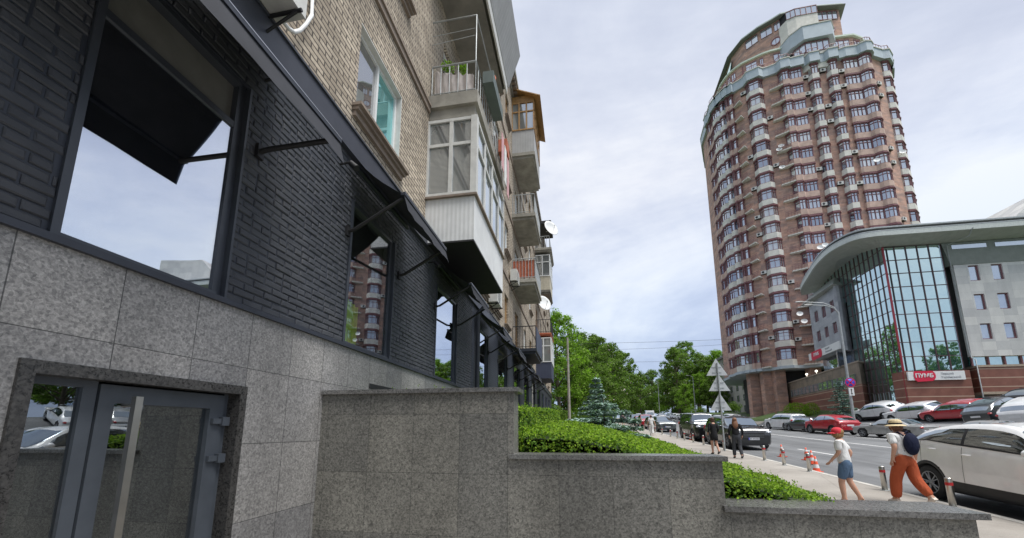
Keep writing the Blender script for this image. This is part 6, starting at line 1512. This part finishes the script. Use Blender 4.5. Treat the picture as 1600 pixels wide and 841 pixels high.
def backpack(t,J,k):
    bagp=thing('backpack','navy blue rucksack worn on the back of the woman in the straw hat','backpack',t.location,t.rotation_euler.z)
    c=J['chest'][0]; g=MB(); g.ell((c.x+.02,c.y-.185*k,c.z-.04*k),(.15*k,.10*k,.225*k),0,22,14); g.build('bag',F_navy,bagp)
    for s_ in (-1,1): g=MB(); g.tube([(c.x+s_*.06,c.y-.13*k,c.z+.12*k),(c.x+s_*.10,c.y-.06*k,c.z+.20*k),(c.x+s_*.115,c.y+.05*k,c.z+.17*k),(c.x+s_*.13,c.y+.13*k,c.z+.02*k),(c.x+s_*.13,c.y-.02*k,c.z-.16*k),(c.x+s_*.08,c.y-.12*k,c.z-.18*k)],.016*k,6); g.build('strap',F_navy,bagp)
    g=MB(); g.tube([(c.x-.04,c.y-.13*k,c.z+.16*k),(c.x,c.y-.16*k,c.z+.22*k),(c.x+.04,c.y-.13*k,c.z+.16*k)],.012*k,6); g.build('top_loop',F_navy,bagp)
# woman in straw hat: striding up the street
x,y=6.62,9.35
person('woman in a straw hat, white blouse and rust orange trousers striding along the pavement',1.70,(x,y,gz(x,y)+.0),R(20),
  dict(lean=.05,elL=(-.24,-.02,1.14),wrL=(-.235,.06,.90),elR=(.25,-.06,1.13),wrR=(.255,.0,.89),knL=(-.09,.16,.50),anL=(-.09,.20,.085),knR=(.10,-.05,.50),anR=(.13,-.27,.17),toeL=(0,.16,-.045),toeR=(.01,.10,-.13)),
  F_white,F_rust,(.16,.07,.04),'bob',(.62,.55,.48),('straw',plain('straw',(.62,.50,.30),.8,var=.2,scale=40,bump=.5),M_trim),build=1.2,headturn=R(55),sleeve=.8,loose=1.3,extra=backpack)
# boy
x,y=5.46,9.25
person('boy in a red cap, white T-shirt and denim shorts walking beside the hedge',1.54,(x,y,gz(x,y)),R(52),
  dict(lean=.05,elL=(-.20,.06,1.14),wrL=(-.17,.22,.96),elR=(.21,-.10,1.14),wrR=(.20,-.02,.93),knL=(-.08,.10,.49),anL=(-.08,.08,.085),knR=(.09,-.02,.50),anR=(.11,-.19,.11),toeR=(0,.13,-.08)),
  F_white,F_denim,(.30,.17,.07),'bob',(.45,.30,.22),('cap',plain('red cap cloth',(.62,.03,.05),.8),M_trim),child=True,build=1.15,headturn=R(10),sleeve=.85,legs='shorts',loose=1.6,hem=-.13)
x,y=6.42,17.4
person('woman with long brown hair, black jacket and charcoal trousers on the pavement',1.66,(x,y,gz(x,y)),R(-12),
  dict(elL=(-.25,-.02,1.12),wrL=(-.24,.10,.92),elR=(.25,-.02,1.12),wrR=(.24,.10,.92),knL=(-.10,.08,.50),anL=(-.11,.06,.08),knR=(.10,.0,.50),anR=(.13,-.20,.12),toeR=(0,.13,-.09)),
  F_blk,F_char,(.20,.09,.045),'long',(.02,.02,.02),sleeve=2,loose=1.2)
x,y=6.05,18.9
person('woman in a black jacket and short black skirt walking left of the sign post',1.66,(x,y,gz(x,y)),R(10),
  dict(elL=(-.22,-.02,1.12),wrL=(-.20,.12,.98),elR=(.22,-.02,1.12),wrR=(.2,.12,.96),knL=(-.07,.10,.50),anL=(-.05,.10,.08),knR=(.07,-.02,.50),anR=(.08,-.2,.14),toeR=(0,.12,-.10)),
  F_blk,F_blk,(.07,.035,.02),'bob',(.02,.02,.02),sleeve=2,legs='skirt')
x,y=6.0,33.6
person('woman dressed all in white walking away beside the grey green crossover',1.66,(x,y,gz(x,y)),R(-5),
  dict(elL=(-.24,0,1.13),wrL=(-.3,.08,.93),elR=(.26,0,1.12),wrR=(.34,.05,.9),knL=(-.08,.1,.50),anL=(-.08,.08,.08),knR=(.08,0,.50),anR=(.08,-.16,.1)),
  F_white,F_white,(.05,.03,.02),'short',(.5,.5,.5),sleeve=.8,loose=1.5)
x,y=7.1-.6,58
person('small distant person in dark clothes on the left pavement',1.7,(x,y,gz(x,y)),R(180),
  dict(elL=(-.24,0,1.13),wrL=(-.24,.08,.93),elR=(.24,0,1.12),wrR=(.24,.05,.9),knL=(-.1,.1,.50),anL=(-.12,.08,.08),knR=(.1,0,.50),anR=(.14,-.16,.1)),
  F_char,F_blk,(.04,.03,.02),'short',(.03,.03,.03),sleeve=.8,legs='shorts')
x,y=26.3,57
person('person in dark clothes on the far pavement beside the round bush',1.7,(x,y,gz(x,y)),R(100),
  dict(elL=(-.24,0,1.13),wrL=(-.24,.1,.95),elR=(.24,0,1.12),wrR=(.24,.1,.95),knL=(-.1,.1,.50),anL=(-.1,.08,.08),knR=(.1,0,.50),anR=(.1,-.2,.12)),
  F_blk,F_char,(.2,.1,.05),'bob',(.03,.03,.03),sleeve=2)

# what the glass across the street mirrors: an apartment slab and trees behind the camera
rb=thing('apartment_slab','long grey apartment slab mirrored in the turquoise glass of the bank','building',(40,-62,-3)); b=MB(); b.box(5,75,-75,-62,-4,24); o=b.build('wall',plain('slab wall',(.42,.42,.38),.85),rb); o.location=(-40,62,3)
for k in range(8):
    b=MB(); 
    for i in range(23): b.box(6+i*3,7.7+i*3,-62,-61.9,-1+k*3,.6+k*3)
    o=b.build('window_row',M_tglass,rb); o.location=(-40,62,3)
    b=MB(); b.box(6,74,-61.89,-61.2,-2.1+k*3,-1.2+k*3); o=b.build('balcony_band',M_wht2,rb); o.location=(-40,62,3)
for x,y,s_,rz,l in ((14,-34,.5,1,'tree behind the camera, mirrored at the left of the bank glass'),(27,-38,.5,2,'tree behind the camera mirrored in the middle of the bank glass'),(39,-36,.5,3,'tree behind the camera mirrored at the right of the bank glass')): dup(TB,(x,y,gz(x,y)),rz,l,'trees mirrored in the bank glass',scale=s_)
